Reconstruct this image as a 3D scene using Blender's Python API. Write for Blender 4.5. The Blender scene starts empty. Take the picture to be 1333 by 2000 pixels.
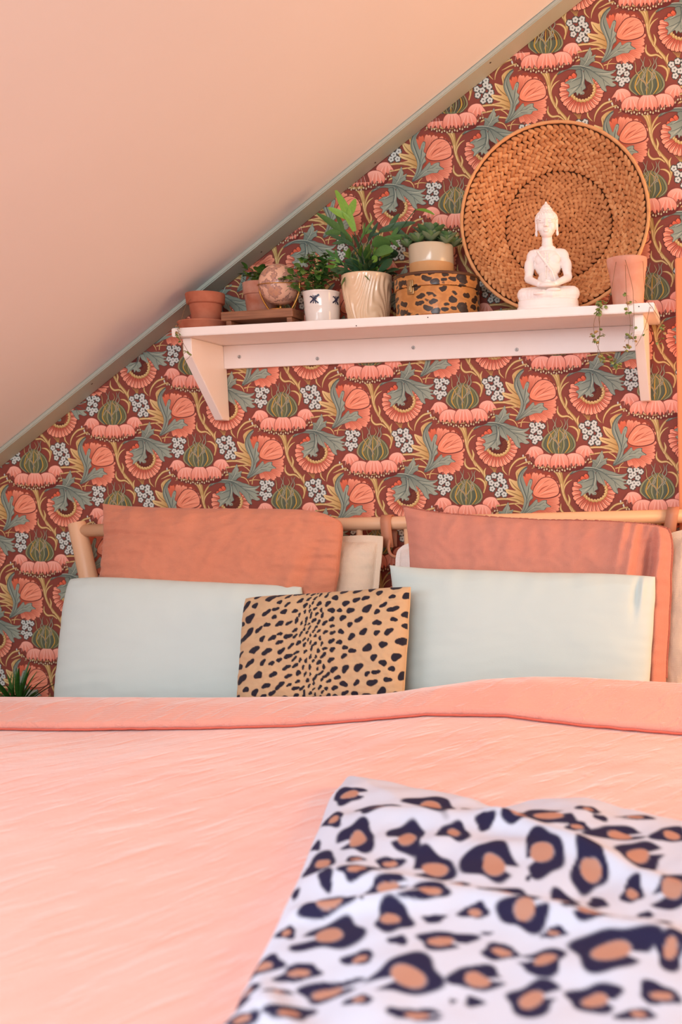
import bpy, bmesh, math, random
import numpy as np
from mathutils import Vector, Matrix, noise, geometry
random.seed(7)
PI = math.pi
SC = bpy.context.scene
COL = SC.collection

# ------------------------------------------------------------------ camera
cam = bpy.data.cameras.new('camera')
cam.sensor_fit = 'VERTICAL'; cam.sensor_height = 36.0; cam.sensor_width = 24.0
cam.lens = 35.3323; cam.shift_x = -0.21410; cam.shift_y = 0.03409
cam.clip_start = 0.02
cam.dof.use_dof = True; cam.dof.focus_distance = 2.42; cam.dof.aperture_fstop = 3.6
camo = bpy.data.objects.new('camera', cam); COL.objects.link(camo)
camo.matrix_world = Matrix(((0.9860917, 0.0209978, 0.1648705, 1.1761280), (0.1629856, 0.0720489, -0.9839942, -2.5611276), (-0.0325405, 0.9971800, 0.0676245, 1.0667985), (0.0000000, 0.0000000, 0.0000000, 1.0000000)))
SC.camera = camo

# ------------------------------------------------------------------ light and exposure
SC.view_settings.view_transform = 'Standard'; SC.view_settings.look = 'None'
SC.view_settings.gamma = 1.0; SC.view_settings.use_curve_mapping = False
SC.view_settings.exposure = 0.22
SC.cycles.max_bounces = 8; SC.cycles.diffuse_bounces = 5
wd = bpy.data.worlds.new('world'); SC.world = wd; wd.use_nodes = True
bg = wd.node_tree.nodes['Background']
bg.inputs[0].default_value = (0.96, 0.98, 1.0, 1); bg.inputs[1].default_value = 0.62

def area(name, loc, target, sx, sy, power, color):
    l = bpy.data.lights.new(name, 'AREA'); l.shape = 'RECTANGLE'; l.size = sx; l.size_y = sy
    l.energy = power; l.color = color
    o = bpy.data.objects.new(name, l); COL.objects.link(o); o.location = loc
    d = Vector(target) - Vector(loc); o.rotation_euler = d.to_track_quat('-Z', 'Y').to_euler()
    return o
area('window_daylight', (0.55, -3.35, 2.05), (0.42, -.35, 0.85), 1.5, 1.1, 56.0, (0.88, 0.94, 1.0))
area('skylight_daylight', (-0.42, -2.15, 1.36), (0.45, -1.75, 0.58), 0.9, 0.7, 11.5, (0.82, 0.91, 1.0))
area('warm_side_light', (2.7, -0.55, 1.25), (0.2, -0.25, 1.15), 1.1, 1.0, 36.0, (1.0, 0.47, 0.17))

# ------------------------------------------------------------------ helpers
def lin(c):
    return tuple(((v / 255.0) / 12.92 if v / 255.0 <= 0.04045 else ((v / 255.0 + 0.055) / 1.055) ** 2.4) for v in c[:3])
WL = {}
def wloc(o): return WL.get(o.name, Vector((0, 0, 0))) if o else Vector((0, 0, 0))
def link(o, parent, world):
    COL.objects.link(o)
    if parent: o.parent = parent
    o.location = Vector(world) - wloc(parent)
    WL[o.name] = Vector(world)
    return o
def thing(name, label, cat, loc, group=None):
    o = bpy.data.objects.new(name, None); o.empty_display_size = 0.05
    link(o, None, loc); o['label'] = label; o['category'] = cat
    if group: o['group'] = group
    return o
def tag(o, label, cat, group=None):
    o['label'] = label; o['category'] = cat
    if group: o['group'] = group
    return o
def mob(name, V, F, mat, parent=None, smooth=True, cols=None, org=None, loops=False):
    """one mesh object from world-space vertices"""
    V = np.asarray(V, dtype=float)
    if org is None:
        org = np.array([(V[:, 0].min() + V[:, 0].max()) / 2, (V[:, 1].min() + V[:, 1].max()) / 2, V[:, 2].min()])
    org = np.array(org, dtype=float)
    me = bpy.data.meshes.new(name); me.from_pydata((V - org).tolist(), [], F if isinstance(F, list) else F.tolist())
    if smooth: me.polygons.foreach_set('use_smooth', [True] * len(me.polygons))
    if cols is not None:
        a = me.color_attributes.new('print', 'FLOAT_COLOR', 'POINT')
        c = np.ones((len(V), 4), dtype=np.float32); c[:, :3] = cols; a.data.foreach_set('color', c.ravel())
    me.materials.append(mat); me.update()
    return link(bpy.data.objects.new(name, me), parent, org)
def bmob(name, bm, mat, parent=None, smooth=True, sharp=None):
    bmesh.ops.recalc_face_normals(bm, faces=bm.faces)
    V = [tuple(v.co) for v in bm.verts]; bm.verts.index_update()
    F = [[v.index for v in f.verts] for f in bm.faces]; bm.free()
    o = mob(name, V, F, mat, parent, smooth)
    if smooth and sharp: o.data.set_sharp_from_angle(angle=sharp)
    return o
def share(name, me, mat4, parent):
    o = bpy.data.objects.new(name, me); COL.objects.link(o)
    if parent: o.parent = parent
    m = Matrix(mat4); m.translation = m.translation - wloc(parent); o.matrix_local = m
    WL[o.name] = Vector(Matrix(mat4).translation)
    return o
def box(bm, lo, hi, bev=0.0, M=None):
    g = bmesh.ops.create_cube(bm, size=1.0)['verts']
    for v in g:
        v.co = Vector([lo[i] + (v.co[i] + .5) * (hi[i] - lo[i]) for i in range(3)])
    if bev:
        es = list({e for v in g for e in v.link_edges})
        r = bmesh.ops.bevel(bm, geom=es, offset=bev, segments=2, affect='EDGES', profile=.5)
        g = list({v for f in r['faces'] for v in f.verts} | {v for v in g if v.is_valid})
    if M is not None:
        for v in g: v.co = M @ v.co
    return g
def prism(bm, pts, d0, d1, axis, bev=0.0):
    """polygon pts (2D) extruded along axis from d0 to d1"""
    def mk(p, d):
        return {'x': (d, p[0], p[1]), 'y': (p[0], d, p[1]), 'z': (p[0], p[1], d)}[axis]
    a = [bm.verts.new(mk(p, d0)) for p in pts]; b = [bm.verts.new(mk(p, d1)) for p in pts]
    fs = [bm.faces.new(a), bm.faces.new(b[::-1])]
    n = len(pts)
    for i in range(n): fs.append(bm.faces.new([a[i], b[i], b[(i + 1) % n], a[(i + 1) % n]]))
    if bev:
        bmesh.ops.bevel(bm, geom=list({e for f in fs for e in f.edges}), offset=bev, segments=2, affect='EDGES')
def lathe(prof, seg=48, c=(0, 0, 0), rfun=None, cap0=True, cap1=True):
    V = []; F = []
    for (r, z) in prof:
        for k in range(seg):
            t = 2 * PI * k / seg; rr = rfun(r, z, t) if rfun else r
            V.append((c[0] + rr * math.cos(t), c[1] + rr * math.sin(t), c[2] + z))
    m = len(prof)
    for i in range(m - 1):
        for k in range(seg):
            k2 = (k + 1) % seg
            F.append([i * seg + k, i * seg + k2, (i + 1) * seg + k2, (i + 1) * seg + k])
    if cap0: F.append([k for k in range(seg)][::-1])
    if cap1: F.append([(m - 1) * seg + k for k in range(seg)])
    return V, F
def tube(pts, rad, seg=10, caps=True):
    P = [Vector(p) for p in pts]; n = len(P); V = []; F = []
    T = [(P[min(i + 1, n - 1)] - P[max(i - 1, 0)]).normalized() for i in range(n)]
    up = Vector((0, 0, 1)) if abs(T[0].z) < .9 else Vector((0, 1, 0))
    x = T[0].cross(up).normalized()
    for i in range(n):
        x = (x - T[i] * x.dot(T[i])).normalized(); y = T[i].cross(x)
        r = rad[i] if hasattr(rad, '__len__') else rad
        for k in range(seg):
            a = 2 * PI * k / seg; V.append(P[i] + x * (r * math.cos(a)) + y * (r * math.sin(a)))
    for i in range(n - 1):
        for k in range(seg):
            k2 = (k + 1) % seg; F.append([i * seg + k, i * seg + k2, (i + 1) * seg + k2, (i + 1) * seg + k])
    if caps: F.append(list(range(seg))[::-1]); F.append([(n - 1) * seg + k for k in range(seg)])
    return [tuple(v) for v in V], F
def join(parts):
    V = []; F = []
    for v, f in parts:
        b = len(V); V += list(v); F += [[i + b for i in q] for q in f]
    return V, F
def crom(pts, n=8, closed=False):
    P = np.array(pts, dtype=float); N = len(P); out = []
    rng = N if closed else N - 1
    for i in range(rng):
        if closed: a, b, c, d = P[(i - 1) % N], P[i], P[(i + 1) % N], P[(i + 2) % N]
        else: a, b, c, d = P[max(i - 1, 0)], P[i], P[i + 1], P[min(i + 2, N - 1)]
        for k in range(n):
            t = k / n
            out.append(.5 * ((2 * b) + (c - a) * t + (2 * a - 5 * b + 4 * c - d) * t * t + (3 * b - a - 3 * c + d) * t ** 3))
    if not closed: out.append(P[-1])
    return np.array(out)
def sstep(a, b, x):
    t = np.clip((np.asarray(x, dtype=float) - a) / (b - a), 0, 1); return t * t * (3 - 2 * t)
def nz(x, y, z=0.0): return noise.noise(Vector((x, y, z)))

# ------------------------------------------------------------------ materials
def mat(name, c, rough=.7, c2=None, nscale=20.0, nmix=.5, bump=0.0, bscale=120.0, bdet=3.0, metal=0.0, sheen=0.0, attr=None, coat=0.0, stretch=None, spec=.4, sss=0.0):
    m = bpy.data.materials.new(name); m.use_nodes = True; nt = m.node_tree; b = nt.nodes['Principled BSDF']
    b.inputs['Roughness'].default_value = rough; b.inputs['Metallic'].default_value = metal
    b.inputs['Specular IOR Level'].default_value = spec
    if sheen: b.inputs['Sheen Weight'].default_value = sheen
    if coat: b.inputs['Coat Weight'].default_value = coat; b.inputs['Coat Roughness'].default_value = .12
    tc = nt.nodes.new('ShaderNodeTexCoord'); src = tc.outputs['Object']
    if stretch:
        mp = nt.nodes.new('ShaderNodeMapping'); mp.inputs['Scale'].default_value = stretch
        nt.links.new(src, mp.inputs[0]); src = mp.outputs[0]
    b.inputs['Base Color'].default_value = (*lin(c), 1)
    if attr:
        at = nt.nodes.new('ShaderNodeVertexColor'); at.layer_name = 'print'
        nt.links.new(at.outputs[0], b.inputs['Base Color'])
    elif c2:
        n = nt.nodes.new('ShaderNodeTexNoise'); n.inputs['Scale'].default_value = nscale; n.inputs['Detail'].default_value = 5
        r = nt.nodes.new('ShaderNodeValToRGB'); r.color_ramp.elements[0].position = .5 - nmix / 2; r.color_ramp.elements[1].position = .5 + nmix / 2
        r.color_ramp.elements[0].color = (*lin(c), 1); r.color_ramp.elements[1].color = (*lin(c2), 1)
        nt.links.new(src, n.inputs['Vector']); nt.links.new(n.outputs['Fac'], r.inputs[0]); nt.links.new(r.outputs[0], b.inputs['Base Color'])
    if bump:
        n2 = nt.nodes.new('ShaderNodeTexNoise'); n2.inputs['Scale'].default_value = bscale; n2.inputs['Detail'].default_value = bdet
        bp = nt.nodes.new('ShaderNodeBump'); bp.inputs['Strength'].default_value = bump; bp.inputs['Distance'].default_value = .002
        nt.links.new(src, n2.inputs['Vector']); nt.links.new(n2.outputs['Fac'], bp.inputs['Height']); nt.links.new(bp.outputs[0], b.inputs['Normal'])
    return m
def linen(name, c, c2, scale=420.0, bump=.35):
    """woven cloth: two crossed wave textures for the yarns plus slubs"""
    m = mat(name, c, .85, c2, 9.0, .7, sheen=.15, spec=.2); nt = m.node_tree; b = nt.nodes['Principled BSDF']
    tc = nt.nodes['Texture Coordinate']; hs = []
    for d in ('X', 'Z'):
        w = nt.nodes.new('ShaderNodeTexWave'); w.bands_direction = d; w.inputs['Scale'].default_value = scale / 3; w.inputs['Distortion'].default_value = 3.0; w.inputs['Detail'].default_value = 2
        nt.links.new(tc.outputs['Object'], w.inputs['Vector']); hs.append(w)
    ad = nt.nodes.new('ShaderNodeMath'); ad.operation = 'ADD'
    nt.links.new(hs[0].outputs['Fac'], ad.inputs[0]); nt.links.new(hs[1].outputs['Fac'], ad.inputs[1])
    n = nt.nodes.new('ShaderNodeTexNoise'); n.inputs['Scale'].default_value = 34; n.inputs['Detail'].default_value = 6
    nt.links.new(tc.outputs['Object'], n.inputs['Vector'])
    ml = nt.nodes.new('ShaderNodeMath'); ml.operation = 'MULTIPLY_ADD'; ml.inputs[1].default_value = 2.4
    nt.links.new(n.outputs['Fac'], ml.inputs[0]); nt.links.new(ad.outputs[0], ml.inputs[2])
    bp = nt.nodes.new('ShaderNodeBump'); bp.inputs['Strength'].default_value = bump; bp.inputs['Distance'].default_value = .0016
    nt.links.new(ml.outputs[0], bp.inputs['Height']); nt.links.new(bp.outputs[0], b.inputs['Normal'])
    return m
M = {}
M['plaster'] = mat('ceiling_paint', (225, 223, 223), .75, (230, 228, 228), 3.0, .8, bump=.12, bscale=60)
M['wall'] = mat('wallpaper_ground', (134, 64, 53), .75, (142, 70, 58), 300.0, .6)
M['print'] = mat('wallpaper_print', (200, 150, 120), .75, attr=True)
M['trim'] = mat('grey_trim_paint', (180, 184, 170), .55, (168, 172, 158), 6.0, .8, bump=.15, bscale=90)
M['floor'] = mat('floor_boards', (150, 110, 78), .5, (128, 92, 64), 4.0, .8, stretch=(1, 12, 1))
M['white_paint'] = mat('white_gloss_paint', (242, 232, 226), .35, (236, 224, 216), 14.0, .7, bump=.08, bscale=45)
M['hole'] = mat('dark_hole', (60, 45, 38), .9)
M['screw'] = mat('steel_screw', (170, 168, 165), .35, metal=.9)
M['beech'] = mat('beech_wood', (232, 190, 154), .38, (222, 176, 138), 5.0, .8, stretch=(1, 14, 14))
M['beech_post'] = mat('beech_post_wood', (232, 190, 154), .38, (222, 176, 138), 5.0, .8, stretch=(14, 14, 1))
M['orange_wood'] = mat('orange_wood', (236, 148, 92), .5, (226, 134, 80), 6.0, .8, stretch=(9, 9, .7), bump=.1)
M['terracotta'] = mat('terracotta_clay', (164, 84, 58), .85, (200, 126, 98), 16.0, .5, bump=.2, bscale=160)
M['old_terracotta'] = mat('weathered_terracotta', (178, 104, 78), .9, (206, 160, 140), 16.0, .35, bump=.3, bscale=130)
M['pale_terracotta'] = mat('limed_terracotta', (202, 132, 106), .9, (214, 172, 156), 14.0, .5, bump=.25, bscale=140)
M['soil'] = mat('potting_soil', (52, 38, 28), 1.0, (76, 56, 40), 90.0, .5, bump=.9, bscale=150)
M['stand_wood'] = mat('dark_stained_wood', (104, 62, 42), .5, (176, 118, 84), 9.0, .6, stretch=(1, 18, 18), bump=.2)
M['brass'] = mat('aged_brass', (205, 150, 78), .32, metal=.85)
M['cup_glaze'] = mat('white_ceramic', (232, 222, 214), .22, (224, 212, 203), 8.0, .8, coat=.5)
M['navy'] = mat('navy_glaze', (34, 38, 66), .35)
M['cream_glaze'] = mat('cream_ceramic', (236, 205, 170), .18, (228, 192, 155), 10.0, .8, coat=.6)
M['stone_top'] = mat('grey_stoneware_glaze', (205, 190, 165), .25, (196, 178, 150), 12.0, .7, coat=.5)
M['stone_low'] = mat('raw_sand_stoneware', (206, 158, 108), .75, (196, 146, 96), 30.0, .6, bump=.15)
M['plaster_white'] = mat('white_plaster', (246, 238, 234), .55, (240, 228, 222), 18.0, .7, bump=.12, bscale=140)
M['leather'] = mat('tan_leather', (198, 136, 106), .5, (184, 120, 90), 22.0, .7, bump=.15, bscale=220)
M['weave_dark'] = mat('basket_backing_fibre', (104, 62, 34), .9, (84, 48, 26), 60.0, .6)  # dark brown fibre of the basket shell beneath the strands
M['stem'] = mat('brown_stem', (120, 92, 64), .7)
def leafmat(n, a, b): return mat(n, a, .45, b, 18.0, .7, spec=.45)
M['leaf_mid'] = leafmat('green_frond', (70, 112, 58), (92, 134, 66))
M['leaf_dark'] = leafmat('dark_green_frond', (44, 80, 52), (62, 98, 62))
M['leaf_light'] = leafmat('fresh_green_frond', (122, 166, 62), (100, 146, 58))
M['leaf_bush'] = leafmat('small_bush_leaf', (104, 134, 58), (76, 106, 44))
M['leaf_succ'] = leafmat('succulent_leaf', (104, 136, 84), (76, 112, 74))
M['leaf_succ2'] = leafmat('blue_succulent_leaf', (128, 146, 112), (92, 120, 92))
M['leaf_heart'] = leafmat('heart_vine_leaf', (140, 150, 84), (112, 132, 66))
M['leaf_heart_dry'] = leafmat('dry_heart_vine_leaf', (176, 142, 92), (150, 120, 76))
M['leaf_spike'] = leafmat('spiky_leaf', (62, 112, 40), (38, 76, 30))
M['terra_cloth'] = linen('terracotta_linen', (204, 130, 102), (210, 138, 110))
M['rose_cloth'] = linen('rose_terracotta_linen', (206, 140, 122), (200, 132, 114))
M['rose_piping'] = linen('rose_linen_edge', (176, 104, 88), (166, 96, 82))
M['cream_cloth'] = linen('cream_linen', (238, 216, 192), (232, 208, 182), 360)
M['white_cloth'] = linen('white_linen', (240, 232, 226), (234, 225, 219), 360)
M['mint_cloth'] = mat('pale_mint_cotton', (200, 216, 213), .85, (195, 212, 209), 5.0, .8, bump=.06, bscale=300, sheen=.1, spec=.2)
M['coral_cloth'] = linen('coral_linen', (240, 171, 154), (236, 163, 146), 420, .3)
def creases(m, ang, sx, sy, amt):
    """short fine creases running along one direction of the cloth"""
    nt = m.node_tree; b = nt.nodes['Principled BSDF']; tc = nt.nodes['Texture Coordinate']; old = b.inputs['Normal'].links[0].from_node
    rt = nt.nodes.new('ShaderNodeMapping'); rt.inputs['Rotation'].default_value = (0, 0, -ang)
    sc_ = nt.nodes.new('ShaderNodeMapping'); sc_.inputs['Scale'].default_value = (sx, sy, sy)
    n = nt.nodes.new('ShaderNodeTexNoise'); n.inputs['Scale'].default_value = 1.0; n.inputs['Detail'].default_value = 3; n.inputs['Distortion'].default_value = .4
    r = nt.nodes.new('ShaderNodeValToRGB'); r.color_ramp.elements[0].position = .52; r.color_ramp.elements[1].position = .74
    bp = nt.nodes.new('ShaderNodeBump'); bp.inputs['Strength'].default_value = amt; bp.inputs['Distance'].default_value = .006
    nt.links.new(tc.outputs['Object'], rt.inputs[0]); nt.links.new(rt.outputs[0], sc_.inputs[0]); nt.links.new(sc_.outputs[0], n.inputs['Vector']); nt.links.new(n.outputs['Fac'], r.inputs[0])
    nt.links.new(r.outputs[0], bp.inputs['Height']); nt.links.new(old.outputs[0], bp.inputs['Normal']); nt.links.new(bp.outputs[0], b.inputs['Normal'])
creases(M['coral_cloth'], math.radians(57), 11, 46, .42)
M['coral_cloth'].node_tree.nodes['Principled BSDF'].inputs['Sheen Weight'].default_value = .7
M['sheet'] = mat('mattress_ticking', (235, 228, 220), .9)
M['cheetah'] = mat('spotted_linen', (205, 170, 125), .85, attr=True, bump=.25, bscale=420, sheen=.1, spec=.2)
M['leopard'] = mat('leopard_print_cotton', (230, 230, 235), .85, attr=True, bump=.1, bscale=300, spec=.2)

# ------------------------------------------------------------------ the room
SL = 0.645; CX0, CZ0 = -0.8561, 1.149            # slope of the roof line on the back wall
def roof(x): return CZ0 + (x - CX0) * SL
nrm = Vector((-SL, 0, 1)).normalized()            # out of the room through the roof
XL, XR = -1.45, 2.1
def struct(name, bm, m):
    o = bmob(name, bm, m, None, False); o['kind'] = 'structure'; return o
bm = bmesh.new(); prism(bm, [(XL, -.0), (XR + 1.0, 0), (XR + 1.0, roof(XR + 1.0) + .02), (XL, roof(XL) + .02)], 0.0, 0.12, 'y')
wall = struct('wall_back', bm, M['wall'])
bm = bmesh.new()
off = nrm * .012
a = (XL - .1, roof(XL - .1)); b_ = (XR + 1.0, roof(XR + 1.0))
prism(bm, [(a[0] + off.x, a[1] + off.z), (b_[0] + off.x, b_[1] + off.z), (b_[0] + off.x * 9, b_[1] + off.z * 9), (a[0] + off.x * 9, a[1] + off.z * 9)], -4.3, 0.0, 'y')
struct('ceiling', bm, M['plaster'])
bm = bmesh.new(); box(bm, (XL - .1, -4.3, 0), (XL, 0, roof(XL)))
struct('wall_left', bm, M['plaster'])
bm = bmesh.new(); box(bm, (XL, -4.3, -.08), (XR + 1.0, 0, 0)); struct('floor', bm, M['floor'])
bm = bmesh.new()
prism(bm, [(XL, roof(XL)), (XR, roof(XR)), (XR + off.x, roof(XR) + off.z - .0005), (XL + off.x, roof(XL) + off.z - .0005)], -.072, -.0005, 'y', .0025)
trim = struct('trim_1', bm, M['trim'])
for (x, yy) in ((.62, -.052), (-.02, -.03), (-.52, -.05), (.3, -.02)):
    bm = bmesh.new(); r = bmesh.ops.create_circle(bm, cap_ends=True, segments=10, radius=.0028)
    R = Matrix.Translation((x + .0004, yy, roof(x) - .0006)) @ nrm.to_track_quat('Z', 'Y').to_matrix().to_4x4()
    for v in bm.verts: v.co = R @ v.co
    bmob('nail_hole', bm, M['hole'], trim, False)

# ------------------------------------------------------------------ wallpaper: one repeat drawn as flat vector shapes, then repeated over the wall
AX0, AZ0 = 0.7508, 1.1336
def art(p):
    p = np.asarray(p, dtype=float); dx = p[:, 0] - 940; dy = p[:, 1] - 730
    return np.stack([.0003004 * dx - .0000098 * dy, -.0000109 * dx - .0002951 * dy], 1)
TV = []; TF = []; TC = []; TL = [0]
def put(pts, tris, cols):
    b = sum(len(v) for v in TV); TL[0] += 1
    q = art(pts); TV.append(np.column_stack([q[:, 0], np.full(len(q), -TL[0] * 3e-6), q[:, 1]]))
    TC.append(np.array([lin(c) for c in cols])); TF.append(np.asarray(tris) + b)
def shade(pts, c): return [c(p[0], p[1]) if callable(c) else c for p in pts]
def blob(pts, c, n=4, closed=True):
    q = crom(pts, n, True) if n > 1 else np.array(pts, dtype=float)
    t = geometry.tessellate_polygon([[Vector((p[0], p[1], 0)) for p in q]])
    put(q, t, shade(q, c))
def stroke(pts, w, c, n=5, edge=None, c_end=None):
    q = crom(pts, n); m = len(q)
    if not hasattr(w, '__len__'): w = [w, w]
    ww = np.interp(np.linspace(0, 1, m), np.linspace(0, 1, len(w)), w)
    d = np.gradient(q, axis=0); d /= np.linalg.norm(d, axis=1)[:, None] + 1e-9; nn = np.stack([-d[:, 1], d[:, 0]], 1)
    def strip(k, col):
        V = np.concatenate([q + nn * (ww * k)[:, None] / 2, q - nn * (ww * k)[:, None] / 2]); T = []
        for i in range(m - 1): T += [(i, i + 1, m + i), (i + 1, m + i + 1, m + i)]
        if c_end is not None:
            g = np.linspace(0, 1, m); cc = [tuple(np.array(col) * (1 - t) + np.array(c_end) * t) for t in g]; cc = cc + cc
        else: cc = [col] * (2 * m)
        put(V, T, cc)
    if edge: strip(1.0, edge); strip(.68, c)
    else: strip(1.0, c)
def grad(p0, p1, c0, c1):
    d = np.array(p1, float) - np.array(p0, float); L = d @ d
    def f(x, y):
        t = min(1, max(0, ((x - p0[0]) * d[0] + (y - p0[1]) * d[1]) / L))
        return tuple(np.array(c0) * (1 - t) + np.array(c1) * t)
    return f
def dot(x, y, r, c, n=7, ry=None, a=0):
    t = np.arange(n) * 2 * PI / n
    px = r * np.cos(t); py = (ry or r) * np.sin(t)
    q = np.stack([x + px * math.cos(a) - py * math.sin(a), y + px * math.sin(a) + py * math.cos(a)], 1)
    put(q, [(0, i, i + 1) for i in range(1, n - 1)], [c] * n)
GOLD = (202, 170, 112); GOLDD = (142, 108, 60); GOLDL = (226, 198, 142); OCH = (180, 144, 82)
GRY = (122, 132, 120); GRYD = (82, 96, 92); GRYL = (158, 167, 150)
COR = (224, 128, 98); CORL = (240, 156, 128); CORD = (150, 62, 46); PNK = (240, 162, 142); PNKD = (214, 118, 96)
DK = (110, 46, 40); WHT = (206, 210, 204)
rg = random.Random(3)
# gold stems
for k, p in enumerate(([(90, 470), (112, 540), (126, 620), (138, 690), (165, 760), (215, 830), (265, 890), (298, 950), (300, 1010), (280, 1085)],)):
    stroke(p, [66, 44, 34, 28, 26, 26, 30, 28, 22, 12], GOLD, 6, GOLDD)
    stroke([(x - 5, y) for x, y in p[:8]], [14, 8, 6, 6, 5, 5], GOLDL, 6)
    stroke([(x + 9, y) for x, y in p[:8]], [8, 5, 4, 4], OCH, 6)
stroke([(0, 452), (50, 485), (92, 535), (118, 610)], [16, 22, 20, 8], GOLD, 5, GOLDD)
stroke([(222, 498), (180, 535), (148, 590), (132, 660)], [12, 18, 18, 8], GOLD, 5, GOLDD)
stroke([(60, 470), (100, 530), (122, 600)], [6, 6, 3], OCH)
for p, w in (([(178, 700), (192, 745), (186, 795), (212, 850)], [3, 22, 18, 12]), ([(118, 780), (116, 832), (150, 868), (205, 868), (250, 900)], [3, 20, 22, 18, 10]),
             ([(302, 862), (286, 905), (300, 960)], [3, 24, 16]), ([(210, 956), (252, 962), (288, 995), (294, 1045)], [3, 20, 22, 14]),
             ([(214, 572), (176, 596), (146, 640), (138, 700)], [3, 14, 16, 8]), ([(150, 720), (176, 790), (222, 828)], [4, 14, 6])):
    stroke(p, w, GOLD, 5, GOLDD)
    stroke(p, [v * .25 for v in w], GOLDL, 5)
for p, w in (([(340, 298), (430, 290), (520, 300), (600, 338)], [22, 20, 20, 12]), ([(325, 358), (410, 346), (510, 332), (598, 330)], [16, 16, 15, 10]),
             ([(330, 432), (410, 405), (500, 395), (602, 410)], [16, 18, 18, 14]), ([(470, 430), (540, 446), (572, 478), (584, 512)], [14, 12, 10, 3]),
             ([(585, 472), (640, 462), (700, 468)], [12, 9, 3]), ([(612, 505), (622, 455), (655, 422)], [10, 9, 4]), ([(520, 330), (570, 360), (604, 400)], [8, 12, 10]),
             ([(655, 768), (588, 788), (540, 832), (514, 880), (506, 930)], [20, 20, 18, 14, 3]), ([(700, 806), (645, 818), (600, 838), (566, 852)], [16, 15, 10, 3]),
             ([(450, 848), (456, 885), (492, 925)], [14, 16, 3]), ([(880, 880), (815, 858), (750, 850), (705, 868)], [16, 14, 10, 3])):
    stroke(p, w, GOLD, 5, GOLDD)
    stroke(p, [v * .22 for v in w], GOLDL, 5)
for i in range(5):
    stroke([(355 + 8 * (i - 2), 85), (352 + 4 * (i - 2), 50), (340 + 17 * (i - 2), 4)], [3, 4, 4], OCH, 3)
for i in range(4):
    stroke([(742 + 8 * (i - 1), 470), (744 + 12 * (i - 1), 435)], [4, 4], PNKD, 3)
# flower clusters
def floret(x, y, r=26, back=True):
    a0 = rg.random() * 2
    for i in range(5):
        a = a0 + i * 2 * PI / 5; dot(x + r * .54 * math.cos(a), y + r * .54 * math.sin(a), r * .44, WHT, 7)
    dot(x, y, r * .27, (70, 74, 70), 6); dot(x - 1, y - 1, r * .1, WHT, 4)
for pts, r in (([(297, 108), (347, 85), (402, 84), (322, 150), (370, 163), (430, 138), (330, 202), (446, 186), (402, 212), (378, 250), (436, 250), (398, 118)], 27),
               ([(710, 490), (764, 482), (802, 500), (718, 540), (776, 552), (704, 590), (745, 600), (780, 602), (734, 632), (742, 520)], 25)):
    for x, y in pts: dot(x, y, r * 1.18, (66, 72, 68), 10)
    for x, y in pts: floret(x, y, r)
# golden leaf behind the big poppy
blob([(640, 4), (585, 12), (540, 52), (543, 95), (548, 132), (512, 122), (478, 112), (486, 150), (508, 190), (540, 216), (492, 210), (448, 204), (462, 238), (500, 258), (528, 268), (490, 278), (455, 286), (500, 305), (560, 312), (600, 335), (612, 378), (592, 420), (562, 448), (605, 440), (640, 380), (628, 300), (600, 210), (578, 120), (596, 60)], grad((470, 200), (640, 220), GOLDL, (178, 134, 74)))
for p in ([(590, 30), (560, 100), (580, 190), (615, 300), (622, 370), (585, 435)], [(492, 130), (530, 180), (585, 225)], [(465, 222), (530, 245), (600, 275)], [(470, 286), (540, 292), (608, 322)], [(552, 60), (562, 110), (566, 140)]):
    stroke(p, [3, 8, 6], GOLDD, 5)
# the big poppy
blob([(606, 118), (604, 90), (626, 78), (648, 84), (655, 58), (684, 52), (704, 60), (722, 40), (752, 40), (778, 62), (800, 48), (840, 60), (872, 84), (892, 112), (905, 150), (922, 178), (918, 220), (926, 262), (914, 300), (924, 336), (906, 352), (902, 376), (876, 384), (862, 404), (836, 404), (820, 430), (792, 426), (772, 444), (742, 434), (712, 440), (688, 420), (660, 360), (640, 300), (640, 220), (622, 160)], (150, 66, 48))
PC = (668, 312)
for ang, rr, w in ((-108, 235, 52), (-95, 252, 56), (-80, 262, 62), (-66, 270, 66), (-50, 292, 80), (-33, 300, 86), (-17, 276, 76), (-2, 258, 70), (13, 264, 62), (26, 254, 58), (40, 226, 54), (54, 190, 52), (70, 150, 48)):
    a = math.radians(ang); u = np.array([math.cos(a), math.sin(a)]); v = np.array([-u[1], u[0]]); c0 = np.array(PC)
    P = [c0 + u * rr * t + v * w * s for t, s in ((.12, .05), (.5, .26), (.8, .44), (.94, .40), (.985, .20), (.955, 0), (.985, -.20), (.94, -.40), (.8, -.44), (.5, -.26), (.12, -.05))]
    red = ang < -88
    blob(P, grad(c0 + u * rr * .25, c0 + u * rr, (176, 80, 56), (222, 112, 80) if red else CORL), 3)
    for s in (-.2, .0, .2):
        stroke([c0 + u * rr * .4 + v * w * s * .5, c0 + u * rr * .9 + v * w * s * 1.3], [2, 4, 1], (196, 96, 72), 3)
blob([(688, 250), (690, 206), (714, 160), (760, 108), (820, 92), (884, 118), (918, 176), (922, 238), (886, 270), (810, 286), (732, 280)], DK)
blob([(694, 248), (696, 208), (720, 164), (764, 114), (820, 99), (878, 124), (911, 178), (914, 234), (880, 262), (806, 278), (734, 273)], grad((700, 250), (910, 170), (232, 138, 106), CORL))
for p, w in (([(736, 236), (772, 196), (828, 168)], [3, 11, 2]), ([(724, 214), (770, 158), (838, 120)], [1, 4, 1]), ([(760, 240), (830, 200), (905, 172)], [1, 6, 2]), ([(752, 262), (830, 240), (912, 226)], [1, 5, 2]), ([(780, 150), (830, 122), (880, 130)], [1, 3, 1]), ([(800, 215), (860, 165), (900, 150)], [1, 4, 1])):
    stroke(p, w, (176, 82, 60), 5)
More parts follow.
